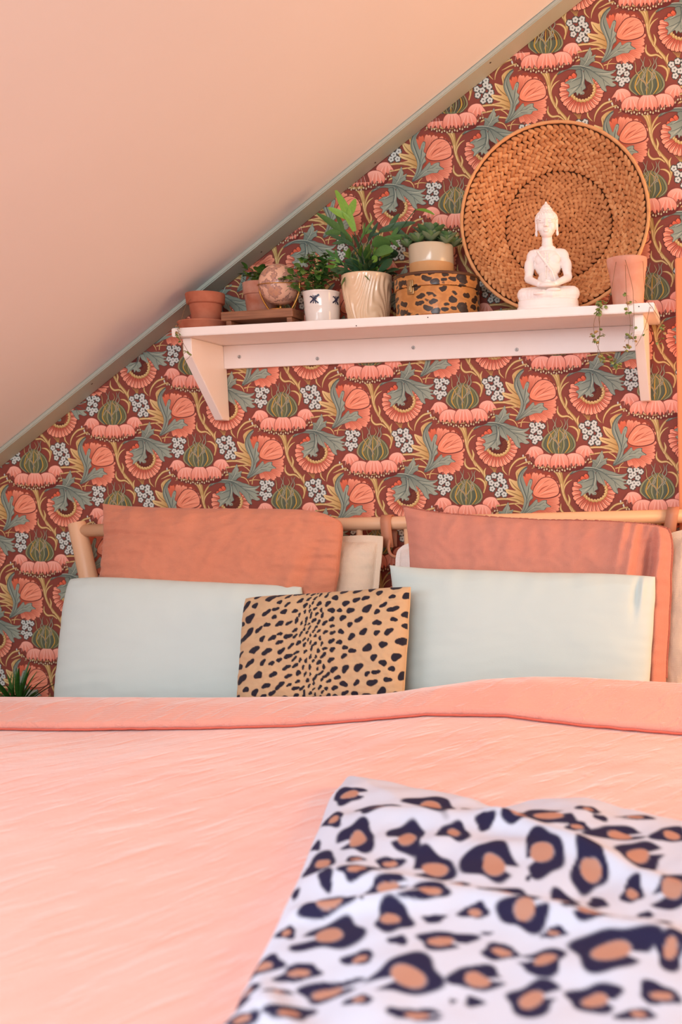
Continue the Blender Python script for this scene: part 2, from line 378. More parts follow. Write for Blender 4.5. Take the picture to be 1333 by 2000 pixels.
for p in ([(712, 230), (745, 180), (790, 140)], [(740, 254), (800, 228), (880, 210)]): stroke(p, [1, 8, 2], (248, 176, 148), 4)
# grey leaf over the poppy
GL1 = [(644, 2), (606, 22), (570, 68), (554, 120), (558, 170), (580, 216), (602, 258), (612, 304), (604, 352), (588, 402), (562, 448), (600, 442), (632, 402), (652, 352), (662, 312), (692, 282), (682, 252), (692, 222), (670, 196), (682, 158), (686, 120), (666, 113), (650, 140), (636, 180), (622, 150), (608, 108), (602, 68), (618, 38)]
GL2 = [(572, 446), (606, 414), (646, 364), (680, 330), (722, 288), (736, 320), (772, 300), (812, 298), (812, 326), (852, 356), (810, 362), (790, 386), (742, 386), (700, 402), (650, 418), (606, 440)]
for g in (GL1, GL2):
    blob(g, GRYD, 3)
    c0 = np.mean(g, axis=0); blob([tuple(c0 + (np.array(p) - c0) * .93) for p in g], grad((560, 200), (700, 200), GRY, GRYL) if g is GL1 else grad((600, 430), (820, 320), GRY, GRYL), 3)
for p, w in (([(612, 40), (580, 110), (606, 200), (636, 290), (620, 370), (580, 440)], [2, 8, 8, 4]), ([(672, 130), (652, 200), (640, 290)], [2, 7, 3]), ([(686, 228), (660, 270), (640, 330)], [2, 5, 2]), ([(580, 442), (660, 385), (740, 345), (830, 352)], [3, 7, 5, 2]), ([(690, 368), (730, 320)], [4, 2]), ([(740, 346), (790, 315)], [4, 2]), ([(700, 368), (760, 374)], [4, 2])):
    stroke(p, w, GRYD, 4)
for p in ([(590, 70), (572, 130), (598, 210), (626, 290)], [(664, 150), (662, 220)], [(620, 420), (700, 362), (790, 340)]): stroke(p, [1, 5, 2], (182, 188, 168), 4)
# the daisy-like poppy
DC = np.array((402, 668.))
for ang in list(range(-118, -236, -14)) + list(range(124, -8, -12)) + [-14, -27, -40]:
    a = math.radians(ang); u = np.array([math.cos(a), math.sin(a)]); v = np.array([-u[1], u[0]])
    top = -250 < ang < -112 and ang > -160
    R1 = {True: 168, False: 188}[top] + 4 * math.sin(ang * 3.1); w = 42 if not top else 34
    def pet(k, rr): return [DC + u * rr * t + v * w * k * s for t, s in ((.40, .18), (.62, .36), (.86, .5), (.96, .36), (1.0, .1), (.97, -.12), (.97, -.34), (.86, -.5), (.62, -.36), (.40, -.18))]
    blob(pet(1.22, R1 + 4), (104, 38, 32), 2)
    tip = (222, 104, 72) if top else CORL
    blob(pet(1.0, R1), grad(DC + u * R1 * .42, DC + u * R1 * .92, (168, 70, 52), tip), 3)
    for s in (-.2, .16): stroke([DC + u * R1 * .5 + v * w * s * .7, DC + u * R1 * .88 + v * w * s * 1.3], [4, 4, 1], (178, 78, 58), 3)
    if not top: stroke([DC + u * R1 * .66, DC + u * R1 * .95], [2, 8, 3], (250, 182, 156), 3)
blob([(330, 640), (360, 580), (440, 570), (500, 600), (520, 650), (490, 720), (430, 750), (360, 745), (320, 700)], (92, 36, 30))
for k in range(30):
    a = math.radians(-62 + k * 8.4); R1 = 96 + 7 * (k % 2)
    dot(410 + R1 * math.cos(a), 662 + R1 * .92 * math.sin(a), 13, OCH if k % 2 else GOLD, 7); dot(408 + R1 * math.cos(a), 659 + R1 * .92 * math.sin(a), 6, GOLDL, 6)
for k in range(16):
    a = math.radians(-40 + k * 14); stroke([(430 + 22 * math.cos(a), 655 + 22 * math.sin(a)), (430 + 66 * math.cos(a), 660 + 64 * math.sin(a))], [2, 4], (132, 74, 44), 2)
# acanthus leaf over it
AC = ([(190, 528), (238, 484), (310, 464), (388, 458), (440, 468), (452, 500), (404, 508), (340, 494), (280, 492), (222, 516)],
      [(384, 464), (390, 428), (386, 396), (415, 402), (432, 374), (455, 345), (472, 316), (480, 350), (490, 368), (484, 396), (520, 380), (508, 412), (514, 432), (482, 446), (456, 472), (418, 492)],
      [(412, 478), (470, 470), (522, 490), (562, 500), (612, 520), (652, 522), (692, 513), (668, 540), (642, 556), (692, 576), (652, 587), (698, 606), (656, 614), (692, 642), (660, 656), (622, 642), (602, 650), (610, 692), (574, 676), (553, 642), (524, 602), (480, 562), (436, 522)],
      [(428, 496), (472, 540), (492, 582), (502, 628), (478, 614), (456, 600), (440, 590), (418, 545)],
      [(376, 488), (412, 508), (428, 560), (426, 612), (438, 650), (412, 670), (400, 708), (380, 690), (364, 712), (354, 682), (330, 692), (288, 718), (296, 682), (272, 656), (300, 640), (290, 612), (258, 600), (288, 580), (310, 568), (350, 565), (364, 535), (350, 505)])
for i, g in enumerate(AC):
    blob(g, GRYD, 3)
    c0 = np.mean(g, axis=0)
    blob([tuple(c0 + (np.array(p) - c0) * .945) for p in g], grad((300, 480), (420, 480), (104, 116, 106), GRY) if i == 0 else grad((400, 480), {1: (470, 330), 2: (690, 600), 3: (500, 620), 4: (330, 700)}[i], (110, 122, 112), GRYL), 3)
for p, w in (([(196, 526), (290, 478), (390, 476), (470, 505), (560, 570), (640, 640)], [2, 7, 8, 7, 5, 2]), ([(400, 478), (440, 430), (472, 335)], [7, 6, 2]), ([(392, 486), (402, 560), (378, 640), (306, 700)], [8, 8, 6, 2]), ([(430, 490), (470, 560), (492, 615)], [6, 5, 2]),
             ([(500, 520), (590, 535), (670, 528)], [5, 5, 2]), ([(545, 556), (620, 572), (680, 606)], [5, 5, 2]), ([(438, 434), (505, 400)], [4, 2]), ([(432, 440), (396, 410)], [4, 2]), ([(400, 560), (330, 585), (275, 600)], [5, 5, 2]), ([(390, 615), (340, 640), (285, 655)], [5, 5, 2]), ([(398, 610), (400, 690)], [5, 2]), ([(580, 590), (604, 670)], [5, 2])):
    stroke(p, w, GRYD, 5)
for p in ([(220, 512), (300, 468), (390, 466), (480, 492)], [(412, 470), (450, 420), (468, 352)], [(408, 500), (416, 570), (398, 640)], [(520, 528), (600, 545), (660, 536)], [(360, 560), (310, 590)], [(370, 630), (320, 672)]): stroke(p, [1, 6, 2], (184, 190, 172), 4)
dot(412, 690, 13, GRYL, 9); dot(413, 692, 6, GRYD, 7)
# thistle bulb with its ring of petals
blob([(690, 790), (760, 850), (850, 862), (950, 866), (1050, 856), (1140, 838), (1220, 780), (1150, 870), (1030, 893), (940, 898), (850, 888), (740, 860)], (104, 38, 34))
for k in range(26):
    t = k / 25; x = 660 + 560 * t; y = 800 + 98 * math.sin(PI * min(1, t * .97 + .02)) - 24 * t + (6 if k % 2 else -4)
    dot(x, y, 7, (206, 196, 160), 6, 10, rg.uniform(-.5, .5))
    if k % 2: stroke([(x, y), (x + rg.uniform(-8, 8), y - 18)], [4, 3], OCH, 2)
dot(632, 757, 7, WHT, 6, 12); dot(656, 790, 7, WHT, 6, 11)
P1 = [(748, 852), (733, 812), (758, 765), (800, 744), (850, 744), (888, 765), (874, 810), (866, 852), (846, 822), (830, 858), (806, 830), (780, 852), (764, 828)]
P2 = [(652, 748), (680, 706), (700, 682), (740, 674), (782, 688), (808, 720), (802, 745), (762, 768), (742, 802), (726, 762), (700, 772), (692, 746), (668, 742)]
PCN = [(880, 864), (871, 810), (884, 765), (914, 738), (950, 730), (986, 738), (1016, 765), (1029, 810), (1020, 862), (1004, 832), (990, 866), (966, 836), (950, 856), (938, 832), (920, 868), (904, 836)]
mir = lambda P: [(1900 - x, y - 8) for x, y in P]
for P, tip in ((P2, (720, 690)), (mir(P2), (1180, 682)), (P1, (810, 750)), (mir(P1), (1090, 742)), (PCN, (950, 735))):
    c0 = np.mean(P, axis=0)
    blob([tuple(c0 + (np.array(p) - c0) * 1.06) for p in P], (150, 70, 58), 3)
    blob(P, grad(tip, (c0[0], c0[1] + 62), (246, 178, 160), (222, 122, 98)), 3)
    for s in (-40, -20, 0, 20, 40):
        stroke([(tip[0] + s * .55, tip[1] + 12 + abs(s) * .2), (c0[0] + s * .9, c0[1] + 6), (c0[0] + s * 1.05, c0[1] + 44)], [2, 4, 2], PNKD if s % 40 else (252, 200, 184), 3)
blob([(800, 662), (806, 610), (840, 570), (880, 540), (930, 512), (970, 516), (1020, 545), (1062, 580), (1088, 632), (1086, 682), (1060, 720), (1000, 736), (940, 740), (880, 731), (826, 708)], grad((800, 640), (1090, 660), (122, 122, 82), (92, 102, 80)))
for k in range(-6, 7):
    c = ((188, 150, 66), (82, 92, 80), (146, 144, 106), (112, 112, 66))[(k * 3) % 4]
    stroke([(942 + 13 * k, 735), (942 + 23.5 * k, 672), (942 + 19 * k, 590), (945 + 7 * k, 528)], [4, 13, 9, 3], c, 6)
for k in range(-6, 6): stroke([(948 + 13 * k, 734), (953 + 23.5 * k, 672), (951 + 19 * k, 592)], [2, 4, 2], (62, 72, 62), 5)
for i, p in enumerate(([(862, 650), (882, 592), (852, 542), (850, 500), (842, 458)], [(900, 630), (926, 572), (896, 522), (910, 482), (886, 436)], [(930, 650), (906, 592), (936, 542), (914, 492), (924, 428)], [(960, 640), (986, 572), (950, 530), (976, 490), (958, 446)], [(986, 620), (1012, 572), (985, 522), (1002, 480), (992, 436)], [(1012, 608), (990, 562), (1020, 512), (1014, 462), (1030, 432)], [(880, 600), (926, 640), (948, 704)], [(1000, 585), (952, 640), (930, 705)], [(850, 660), (900, 600), (960, 690)])):
    stroke(p, [9, 11, 9, 8, 3], (92, 92, 78), 5); stroke(p, [6, 8, 6, 5, 2], (162, 156, 132) if i % 3 else (186, 156, 104), 5)
TVn = np.concatenate(TV); TCn = np.concatenate(TC); TFn = np.concatenate(TF)
LW, LH = 0.25, 0.24972
PV = []; PF = []; PCo = []; nb = 0
for i in range(-10, 5):
    for k in range(-14, 10):
        x0 = AX0 + i * LW; z0 = AZ0 - (k + (i % 2) * .5) * LH + (0 if i % 2 == 0 else 0)
        if x0 > 1.75 or x0 < -1.6 or z0 > roof(x0) + .32 or z0 < -.2: continue
        V = TVn + np.array([x0, 0, z0])
        keep = ((V[:, 2] < CZ0 + (V[:, 0] - CX0) * SL + .006) & (V[:, 0] > XL) & (V[:, 2] > .002))[TFn].all(1)
        if not keep.any(): continue
        F = TFn[keep]; u, inv = np.unique(F, return_inverse=True)
        PV.append(V[u]); PCo.append(TCn[u]); PF.append(inv.reshape(F.shape) + nb); nb += len(u)
PRINT_GAIN = 1.06
wp = mob('wallpaper', np.concatenate(PV), np.concatenate(PF), M['print'], wall, False, np.concatenate(PCo) * PRINT_GAIN, org=(0, 0, 1.2))
wp['kind'] = 'stuff'

# ------------------------------------------------------------------ bed
bed = thing('bed', 'pale beech bed with round headboard rail and splayed post against the floral wallpaper', 'bed', (.29, -1.1, 0))
V, F = tube([(-.66, -.07, 1.0 - .005), (1.27, -.07, .966)], .0175, 20); 
V, F = tube([(-.578, -.07, .968), (1.165, -.07, .965)], .0172, 20)
mob('headboard_rail', V, F, M['beech'], bed)
for s, xt, xb in ((1, -.578, -.415), (-1, 1.165, 1.0)):
    Vp, Fp = tube([(xb, -.07, 0), (xb * .5 + xt * .5, -.07, .495), (xt, -.07, .986), (xt - .001 * s, -.07, .9905)], [.020, .026, .0232, .021], 24)
    p = mob('headboard_post', Vp, Fp, M['beech_post'], bed); p.data.set_sharp_from_angle(angle=.9)
for k in range(11):
    x = -.40 + k * .1285 - .012
    Vp, Fp = tube([(x, -.07, .42), (x, -.07, .955)], .0085, 12); mob('spindle', Vp, Fp, M['beech_post'], bed)
bm = bmesh.new(); box(bm, (-.60, -2.10, .24), (-.575, -.05, .36), .006); bmob('side_rail', bm, M['beech'], bed)
bm = bmesh.new(); box(bm, (1.16, -2.10, .24), (1.185, -.05, .36), .006); bmob('side_rail', bm, M['beech'], bed)
bm = bmesh.new(); box(bm, (-.60, -2.125, .24), (1.185, -2.10, .36), .006); bmob('foot_rail', bm, M['beech'], bed)
bm = bmesh.new(); box(bm, (-.575, -.06, .24), (1.16, -.035, .42), .006); bmob('head_rail', bm, M['beech'], bed)
bm = bmesh.new(); box(bm, (-.575, -2.10, .262), (1.16, -.06, .28), .004); bmob('slat_base', bm, M['beech'], bed)
for (x, y) in ((-.56, -2.08), (1.145, -2.08)):
    Vp, Fp = tube([(x, y, 0), (x, y, .24)], [.02, .026], 16); mob('leg', Vp, Fp, M['beech_post'], bed)
bm = bmesh.new(); box(bm, (-.57, -2.09, .281), (1.155, -.10, .515), .035)
mt = bmob('mattress', bm, M['sheet'], None); tag(mt, 'pale mattress under the coral duvet on the beech bed', 'mattress')

# leather straps round the rail
def strap(x, w, lean):
    t = thing('leather_strap', '', 'strap', (x, -.07, .9))
    n = 20; V = []; F = []
    path = [(-.088, .905), (-.0905, .93), (-.0912, .95)] + [(-.07 + .0208 * math.cos(a), .9665 + .0208 * math.sin(a)) for a in np.linspace(PI, -.15, n)] + [(-.052, .935), (-.06, .905)]
    for (y, z) in path:
        for dx in (-w / 2, w / 2):
            V.append((x + dx + (z - .96) * lean, y, z))
    m = len(path)
    F = [[2 * i, 2 * i + 1, 2 * i + 3, 2 * i + 2] for i in range(m - 1)]
    o = mob('band', V, F, M['leather'], t); md = o.modifiers.new('s', 'SOLIDIFY'); md.thickness = .0028; md.offset = 0
    return t
s1 = strap(.310, .028, -.06)
s1['label'] = 'tan leather strap looped around the beech rail between the two terracotta pillows'
tail = crom([(.318, -.088, .925), (.316, -.094, .905), (.322, -.098, .888), (.334, -.094, .880), (.345, -.08, .882)], 6)
V, F = tube([tuple(p) for p in tail], .0042, 8); mob('loop', V, F, M['leather'], s1)
tail = crom([(.338, -.062, .885), (.332, -.066, .86), (.330, -.066, .82), (.338, -.062, .77)], 5)
V, F = tube([tuple(p) for p in tail], .007, 8); mob('hanging_end', V, F, M['leather'], s1)
s2 = strap(1.041, .030, .18)
s2['label'] = 'tan leather strap around the beech rail at the right edge of the photo'
for s in (s1, s2): s['group'] = 'leather straps on the headboard rail'

# ------------------------------------------------------------------ pillows
def pillow(name, corners, T, m, label, group=None, pinch=.03, rnd=(.05, .05, .05, .05), flange=0.0, res=(90, 70), wr=.006, seed=0, cols=None, back=.75, power=.55, sag=None, cat='pillow', fold=None):
    """corners TL, TR, BR, BL of the seam, in world space; T half thickness"""
    tl, tr, br, bl = [np.array(c, float) for c in corners]
    nu, nv = res
    nrm_ = np.cross(tr - tl, bl - tl); nrm_ /= np.linalg.norm(nrm_)
    if nrm_[1] > 0: nrm_ = -nrm_
    us = np.sin(np.linspace(-1, 1, nu) * PI / 2 * .92) / math.sin(PI / 2 * .92); vs = np.sin(np.linspace(-1, 1, nv) * PI / 2 * .92) / math.sin(PI / 2 * .92)
    U, W = np.meshgrid(us, vs)
    wv = np.vectorize(lambda a, b: nz(a * 1.7 + seed, b * 1.3 + seed * 2.3) + .6 * nz(a * 4.1 + seed, b * 3.3) )(U, W)
    u2 = U * (1 - pinch * (1 - W ** 2)) ; w2 = W * (1 - pinch * 1.3 * (1 - U ** 2) * (1 - .6 * np.cos(U * 7 + seed) * .25))
    u2 = u2 + .010 * wv * np.abs(U) ** 3; w2 = w2 + .012 * wv * np.abs(W) ** 3
    cw = [((U < 0) & (W < 0)), ((U >= 0) & (W < 0)), ((U >= 0) & (W >= 0)), ((U < 0) & (W >= 0))]
    rr_ = sum(np.where(m_, v_, 0.0) for m_, v_ in zip(cw, rnd)) * (np.abs(U) * np.abs(W)) ** 5
    u2 = u2 * (1 - rr_ * .7); w2 = w2 * (1 - rr_ * 1.1)
    a = ((u2 + 1) / 2)[..., None]; b = ((w2 + 1) / 2)[..., None]
    base = (tl * (1 - a) + tr * a) * (1 - b) + (bl * (1 - a) + br * a) * b
    f = 1 - flange
    uu = np.clip(np.abs(U) / f, 0, 1); ww = np.clip(np.abs(W) / (1 - flange * 1.5), 0, 1)
    h = ((1 - uu ** 3.2) * (1 - ww ** 3.2)) ** power
    if sag is not None: h = h * (1 + sag * W)
    # puckers running in from the seams and corners
    pk = np.vectorize(lambda a, b: nz(a * 9 + seed * 3, b * 2.0 + 5) )(U, W) * np.abs(W) ** 2 + np.vectorize(lambda a, b: nz(a * 2 + 7, b * 9 + seed))(U, W) * np.abs(U) ** 2
    cr = np.vectorize(lambda a, b: abs(nz(a * 3.1 + b * 2.2 + seed, b * 4.3 - a + seed)) )(U, W)
    fine = np.vectorize(lambda a, b: abs(nz(a * 7 + seed + b, b * 3.2 + seed)) + .7 * abs(nz(a * 4 - seed, b * 9 + a * 3)) + .5 * nz(a * 19, b * 15 + seed))(U, W)
    hh = T * h + wr * (wv * .9 + pk * 1.3 - cr * .8 - fine * .55 * (wr > .0035)) * np.minimum(1, h * 3)
    if fold is not None: hh = hh + fold(U, W) * np.minimum(1, h * 3)
    eps = .0022
    front = base + nrm_ * (hh + eps)[..., None]; bk = base - nrm_ * (T * back * h + eps)[..., None]
    V = np.concatenate([front.reshape(-1, 3), bk.reshape(-1, 3)]); n = nu * nv
    idx = np.arange(n).reshape(nv, nu)
    q = np.stack([idx[:-1, :-1], idx[1:, :-1], idx[1:, 1:], idx[:-1, 1:]], -1).reshape(-1, 4)
    F = q.tolist() + (q[:, ::-1] + n).tolist()
    ring = list(idx[0, :]) + list(idx[1:, -1]) + list(idx[-1, ::-1][1:]) + list(idx[::-1, 0][1:-1])
    for i in range(len(ring)):
        x, y = int(ring[i]), int(ring[(i + 1) % len(ring)]); F.append([x, y, y + n, x + n])
    C = None
    if cols is not None:
        c = cols(U, W).reshape(-1, 3); C = np.concatenate([c, c])
    o = mob(name, V, F, m, None, True, C); tag(o, label, cat, group)
    edge = base.reshape(-1, 3)[ring]
    return o, base, idx
def seam(o, base, sel, rad, m, name='piping', wob=.0):
    pts = [tuple(base[j][i] + np.array([0, -.001, 0]) + wob * np.array([0, nz(i * .9, j * .7), nz(i * .6 + 3, j * .8)])) for j, i in sel]
    V, F = tube(pts, rad, 6); return mob(name, V, F, m, o)
PIL = 'bed pillows leaning on the headboard'
pillow('pillow', ((0.0504, -0.1180, 0.9408), (0.3159, -0.1180, 0.9412), (0.3080, -0.1850, 0.7255), (0.0485, -0.1850, 0.7213)), .036, M['cream_cloth'], 'cream linen pillow with a white flanged edge behind the left terracotta pillow', PIL, .02, flange=.11, seed=2, wr=.004, back=.5)
pillow('pillow', ((0.3448, -0.1180, 0.9210), (0.5927, -0.1180, 0.9182), (0.5871, -0.1850, 0.6915), (0.3438, -0.1850, 0.6931)), .026, M['white_cloth'], 'white linen pillow behind the left end of the right terracotta pillow', PIL, .015, (.14, .05, .05, .05), .10, seed=5, wr=.003, back=.5)
pillow('pillow', ((0.9871, -0.1280, 0.9176), (1.2943, -0.1280, 0.9896), (1.2587, -0.2150, 0.5241), (0.9832, -0.2150, 0.5226)), .042, M['cream_cloth'], 'cream linen pillow at the right edge of the bed behind the right terracotta pillow', PIL, .02, flange=.06, seed=9, wr=.006, back=.5)
def tfold(U, W): return -.010 * np.exp(-((U - .80 + .1 * W) / .05) ** 2) * sstep(-.7, .2, W) + .006 * np.exp(-((U - .68 + .05 * W) / .06) ** 2) * sstep(-.6, .4, W) - .006 * np.exp(-((W + .42 - .1 * U) / .05) ** 2) * sstep(.1, -.7, U)
pillow('pillow', ((-0.4143, -0.1780, 1.0323), (0.2442, -0.1780, 1.0091), (0.2220, -0.2500, 0.7358), (-0.4189, -0.2500, 0.7283)), .050, M['terra_cloth'], 'terracotta linen pillow with rounded right corner on the left half of the headboard', PIL, .014, (-.05, .16, .1, .04), 0, (190, 130), .0062, 1, back=.5, power=.42, fold=tfold)
def rfold(U, W):
    return -.030 * np.exp(-((U - .80 + .06 * W) / .045) ** 2) * sstep(-1.0, -.6, W) + .016 * np.exp(-((U - .66) / .09) ** 2) + .016 * np.exp(-((U - .91) / .05) ** 2) + .006 * np.sin(U * 60 + 5 * W) * np.exp(-((U - .72) / .12) ** 2)
o, base, idx = pillow('pillow', ((0.3988, -0.1780, 0.9973), (1.0573, -0.1820, 0.9533), (1.0257, -0.2800, 0.5200), (0.4223, -0.2800, 0.5223)), .046, M['rose_cloth'], 'rosy terracotta linen pillow with raised dark edge on the right half of the headboard', PIL, .018, (-.05, .07, .05, .05), .0, (220, 150), .0068, 3, back=.5, power=.42, fold=rfold)
seam(o, base, [(0, i) for i in range(220)] + [(j, 219) for j in range(1, 110)], .0038, M['rose_piping'], wob=.003)
def mintf(U, W):
    return .010 * np.exp(-((U - .90) / .03) ** 2) * np.exp(-((W + .8) / .25) ** 2) - .010 * np.exp(-((U - .84 + .05 * W) / .03) ** 2) * np.exp(-((W + .75) / .3) ** 2)
pillow('pillow', ((-0.4796, -0.2620, 0.8654), (0.1579, -0.2620, 0.8273), (0.1770, -0.3600, 0.5214), (-0.4754, -0.3600, 0.5166)), .055, M['mint_cloth'], 'pale mint cotton pillow on the left, nearest the splayed bed post', PIL, .014, (.06, .03, .05, .05), 0, (140, 100), .0020, 11, back=.38, power=.42)
pillow('pillow', ((0.3808, -0.2620, 0.8685), (1.0164, -0.2620, 0.8407), (0.9942, -0.3600, 0.5217), (0.4106, -0.3600, 0.5171)), .055, M['mint_cloth'], 'pale mint cotton pillow on the right, in front of the rosy pillow', PIL, .014, (-.03, .03, .05, .05), 0, (170, 110), .0020, 14, back=.36, power=.42, fold=mintf)

# spotted cushion: a dense dark spine of small spots, larger sparse ones outwards
CUC = ((0.0543, -0.3700, 0.8142), (0.4625, -0.3700, 0.8348), (0.4598, -0.4500, 0.5685), (0.0570, -0.4500, 0.5508))
def make_spots():
    r = random.Random(21); S_ = []
    for it in range(60000):
        u = r.uniform(-1, 1); w = r.uniform(-1, 1)
        d = abs(u - (-.06 + .04 * math.sin(w * 3)))
        sz = .0165 + .026 * min(1, d / .75) ** .8
        if u > .62: sz *= .80
        sz *= r.uniform(.75, 1.2)
        x = u * .25; y = w * .165; R = sz * .30
        a = (r.uniform(.15, .75) if u < .1 else r.uniform(-.15, .6)) if d > .16 else r.uniform(.6, 1.6)
        asp = r.uniform(1.5, 2.5) if u < .15 else r.uniform(1.2, 2.0)
        gap = R * (1.30 if d < .2 else 1.55 if d < .5 else 1.75)
        if all((x - s[0]) ** 2 + (y - s[1]) ** 2 > (gap + s[2] * 1.25) ** 2 for s in S_): S_.append((x, y, R, a, asp, r.random() * 9))
    return S_
SPOTS = make_spots()
def cheetah_cols(U, W):
    X = U * .25; Y = W * .165; k = np.zeros_like(X)
    for (x, y, R, a, asp, ph) in SPOTS:
        dx = X - x; dy = -(Y - y); p = dx * math.cos(a) + dy * math.sin(a); q = -dx * math.sin(a) + dy * math.cos(a)
        t = np.arctan2(q, p); rr = np.sqrt((p / (R * math.sqrt(asp))) ** 2 + (q / (R / math.sqrt(asp))) ** 2) * (1 + .13 * np.sin(2 * t + ph) + .10 * np.sin(3 * t + ph * 2))
        k = np.maximum(k, 1 - sstep(.92, 1.08, rr))
    tan = np.array(lin((196, 166, 130))); nav = np.array(lin((36, 34, 46)))
    return tan * (1 - k[..., None]) + nav * k[..., None]
o, base, idx = pillow('cushion', CUC, .042, M['cheetah'], 'tan cushion with black cheetah spots between the two mint pillows', None, .016, (.03, .02, .05, .05), 0, (330, 240), .004, 6, cols=cheetah_cols, back=.5, power=.42, cat='cushion')
seam(o, base, [(j, 329) for j in range(0, 240, 3)], .0022, mat('tan_piping', (206, 170, 125), .8))

# ------------------------------------------------------------------ duvet
RY, HY = -.50, -.63
RX = [-.9, -.54, -.273, -.015, .258, .40, .451, .533, .65, .764, .875, 1.075, 1.4]
RZ = [.6015, .6015, .602, .602, .605, .610, .615, .627, .644, .650, .648, .636, .622]
HX = [-.9, -.45, -.2, .10, .28, .42, .565, .73, .89, 1.08, 1.4]
HZ = [.573, .573, .573, .580, .586, .598, .611, .610, .593, .576, .57]
def ridge(x): return float(np.interp(x, RX, RZ))
def hem(x): return float(np.interp(x, HX, HZ))
def dbump(x, y):
    z = .008 * nz(x * 2.1, y * 1.6, 3) + .0045 * nz(x * 5 + 3, y * 3.5, 9)
    d = x * .62 + y * .78; e = -x * .78 + y * .62            # creases running up to the right
    z += .0032 * (abs(nz(d * 4.0, e * 13.0, 1.5)) - .25) + .0012 * nz(d * 9, e * 34, 4.5)
    z += .0018 * nz(x * 16, y * 13, 7)
    return z
def main_z(x, y):
    t = float(sstep(-1.15, HY, y))
    z = (hem(x) - .016) * t + .576 * (1 - t)
    z += dbump(x, y) * (1 - .75 * float(sstep(-.78, -.62, y)))
    e = max(0, -.50 - x); z -= 0
    return z
nx = 330
xs = np.linspace(-.80, 1.36, nx)
ymain = np.concatenate([np.linspace(-2.16, -.64, 250), np.linspace(-.635, -.52, 12)])
V = []; 
def edge_drop(x, y, z):
    """sides hang down past the mattress"""
    for xe, s in ((-.70, -1), (1.26, 1)):
        d = (x - xe) * s
        if d > 0:
            return (xe + s * .05 * math.sin(min(d / .05, PI / 2)), y, z - .05 * (1 - math.cos(min(d / .05, PI / 2))) - max(0, d - .05 * PI / 2) * 1.0)
    return (x, y, z)
rows = None
for x in xs:
    col = []
    for zf in (.34, .42, .50, .545): col.append((-2.19 + .01 * nz(x * 5, zf * 9), zf))
    for y in ymain: col.append((y, main_z(x, y)))
    R = ridge(x) + .0012 * nz(x * 9, 2) ; hz = hem(x); hy = HY + .006 * nz(x * 4, 8) + .0025 * nz(x * 22, 1)
    th = .026
    mid = [(RY + .016, R - 2 * th + .006)] + [(RY + .006 + th * math.cos(a), R - th + th * math.sin(a)) for a in np.linspace(-PI / 2, PI / 2, 13)]
    top0 = mid[-1]
    n2 = 26
    for k in range(1, n2 + 1):
        t = k / n2; y = top0[0] * (1 - t) + (hy + .010) * t
        z = R * (1 - t) + (hz + .006) * t + .010 * math.sin(PI * t) * (.5 + (R - .60) * 8) + .0035 * nz(x * 6, y * 18, 5) * math.sin(PI * t) + .0022 * nz(x * 24, y * 14, 6)
        mid.append((y, z))
    for a in np.linspace(PI / 2, PI * 1.5, 7)[1:]: mid.append((hy + .010 + .010 * math.cos(a), hz - .004 + .010 * math.sin(a)))
    mid.append((hy + .04, hz - .0145))
    col += mid
    V.append([edge_drop(x, y, z) for (y, z) in col])
ny = len(V[0]); Vn = np.array(V).reshape(-1, 3); idx = np.arange(nx * ny).reshape(nx, ny)
q = np.stack([idx[:-1, :-1], idx[1:, :-1], idx[1:, 1:], idx[:-1, 1:]], -1).reshape(-1, 4)
duvet = mob('duvet', Vn, q, M['coral_cloth']); tag(duvet, 'coral pink linen duvet with folded back top edge covering the bed', 'duvet')
st = [(x, HY + .006 * nz(x * 4, 8) + .0025 * nz(x * 22, 1) - .001, hem(x) - .011 + .001 * nz(x * 40, 3)) for x in np.linspace(-.69, 1.25, 260)]
Vt, Ft = tube(st, .0024, 6); mob('hem_stitching', Vt, Ft, mat('hem_thread', (214, 110, 92), .9), duvet)

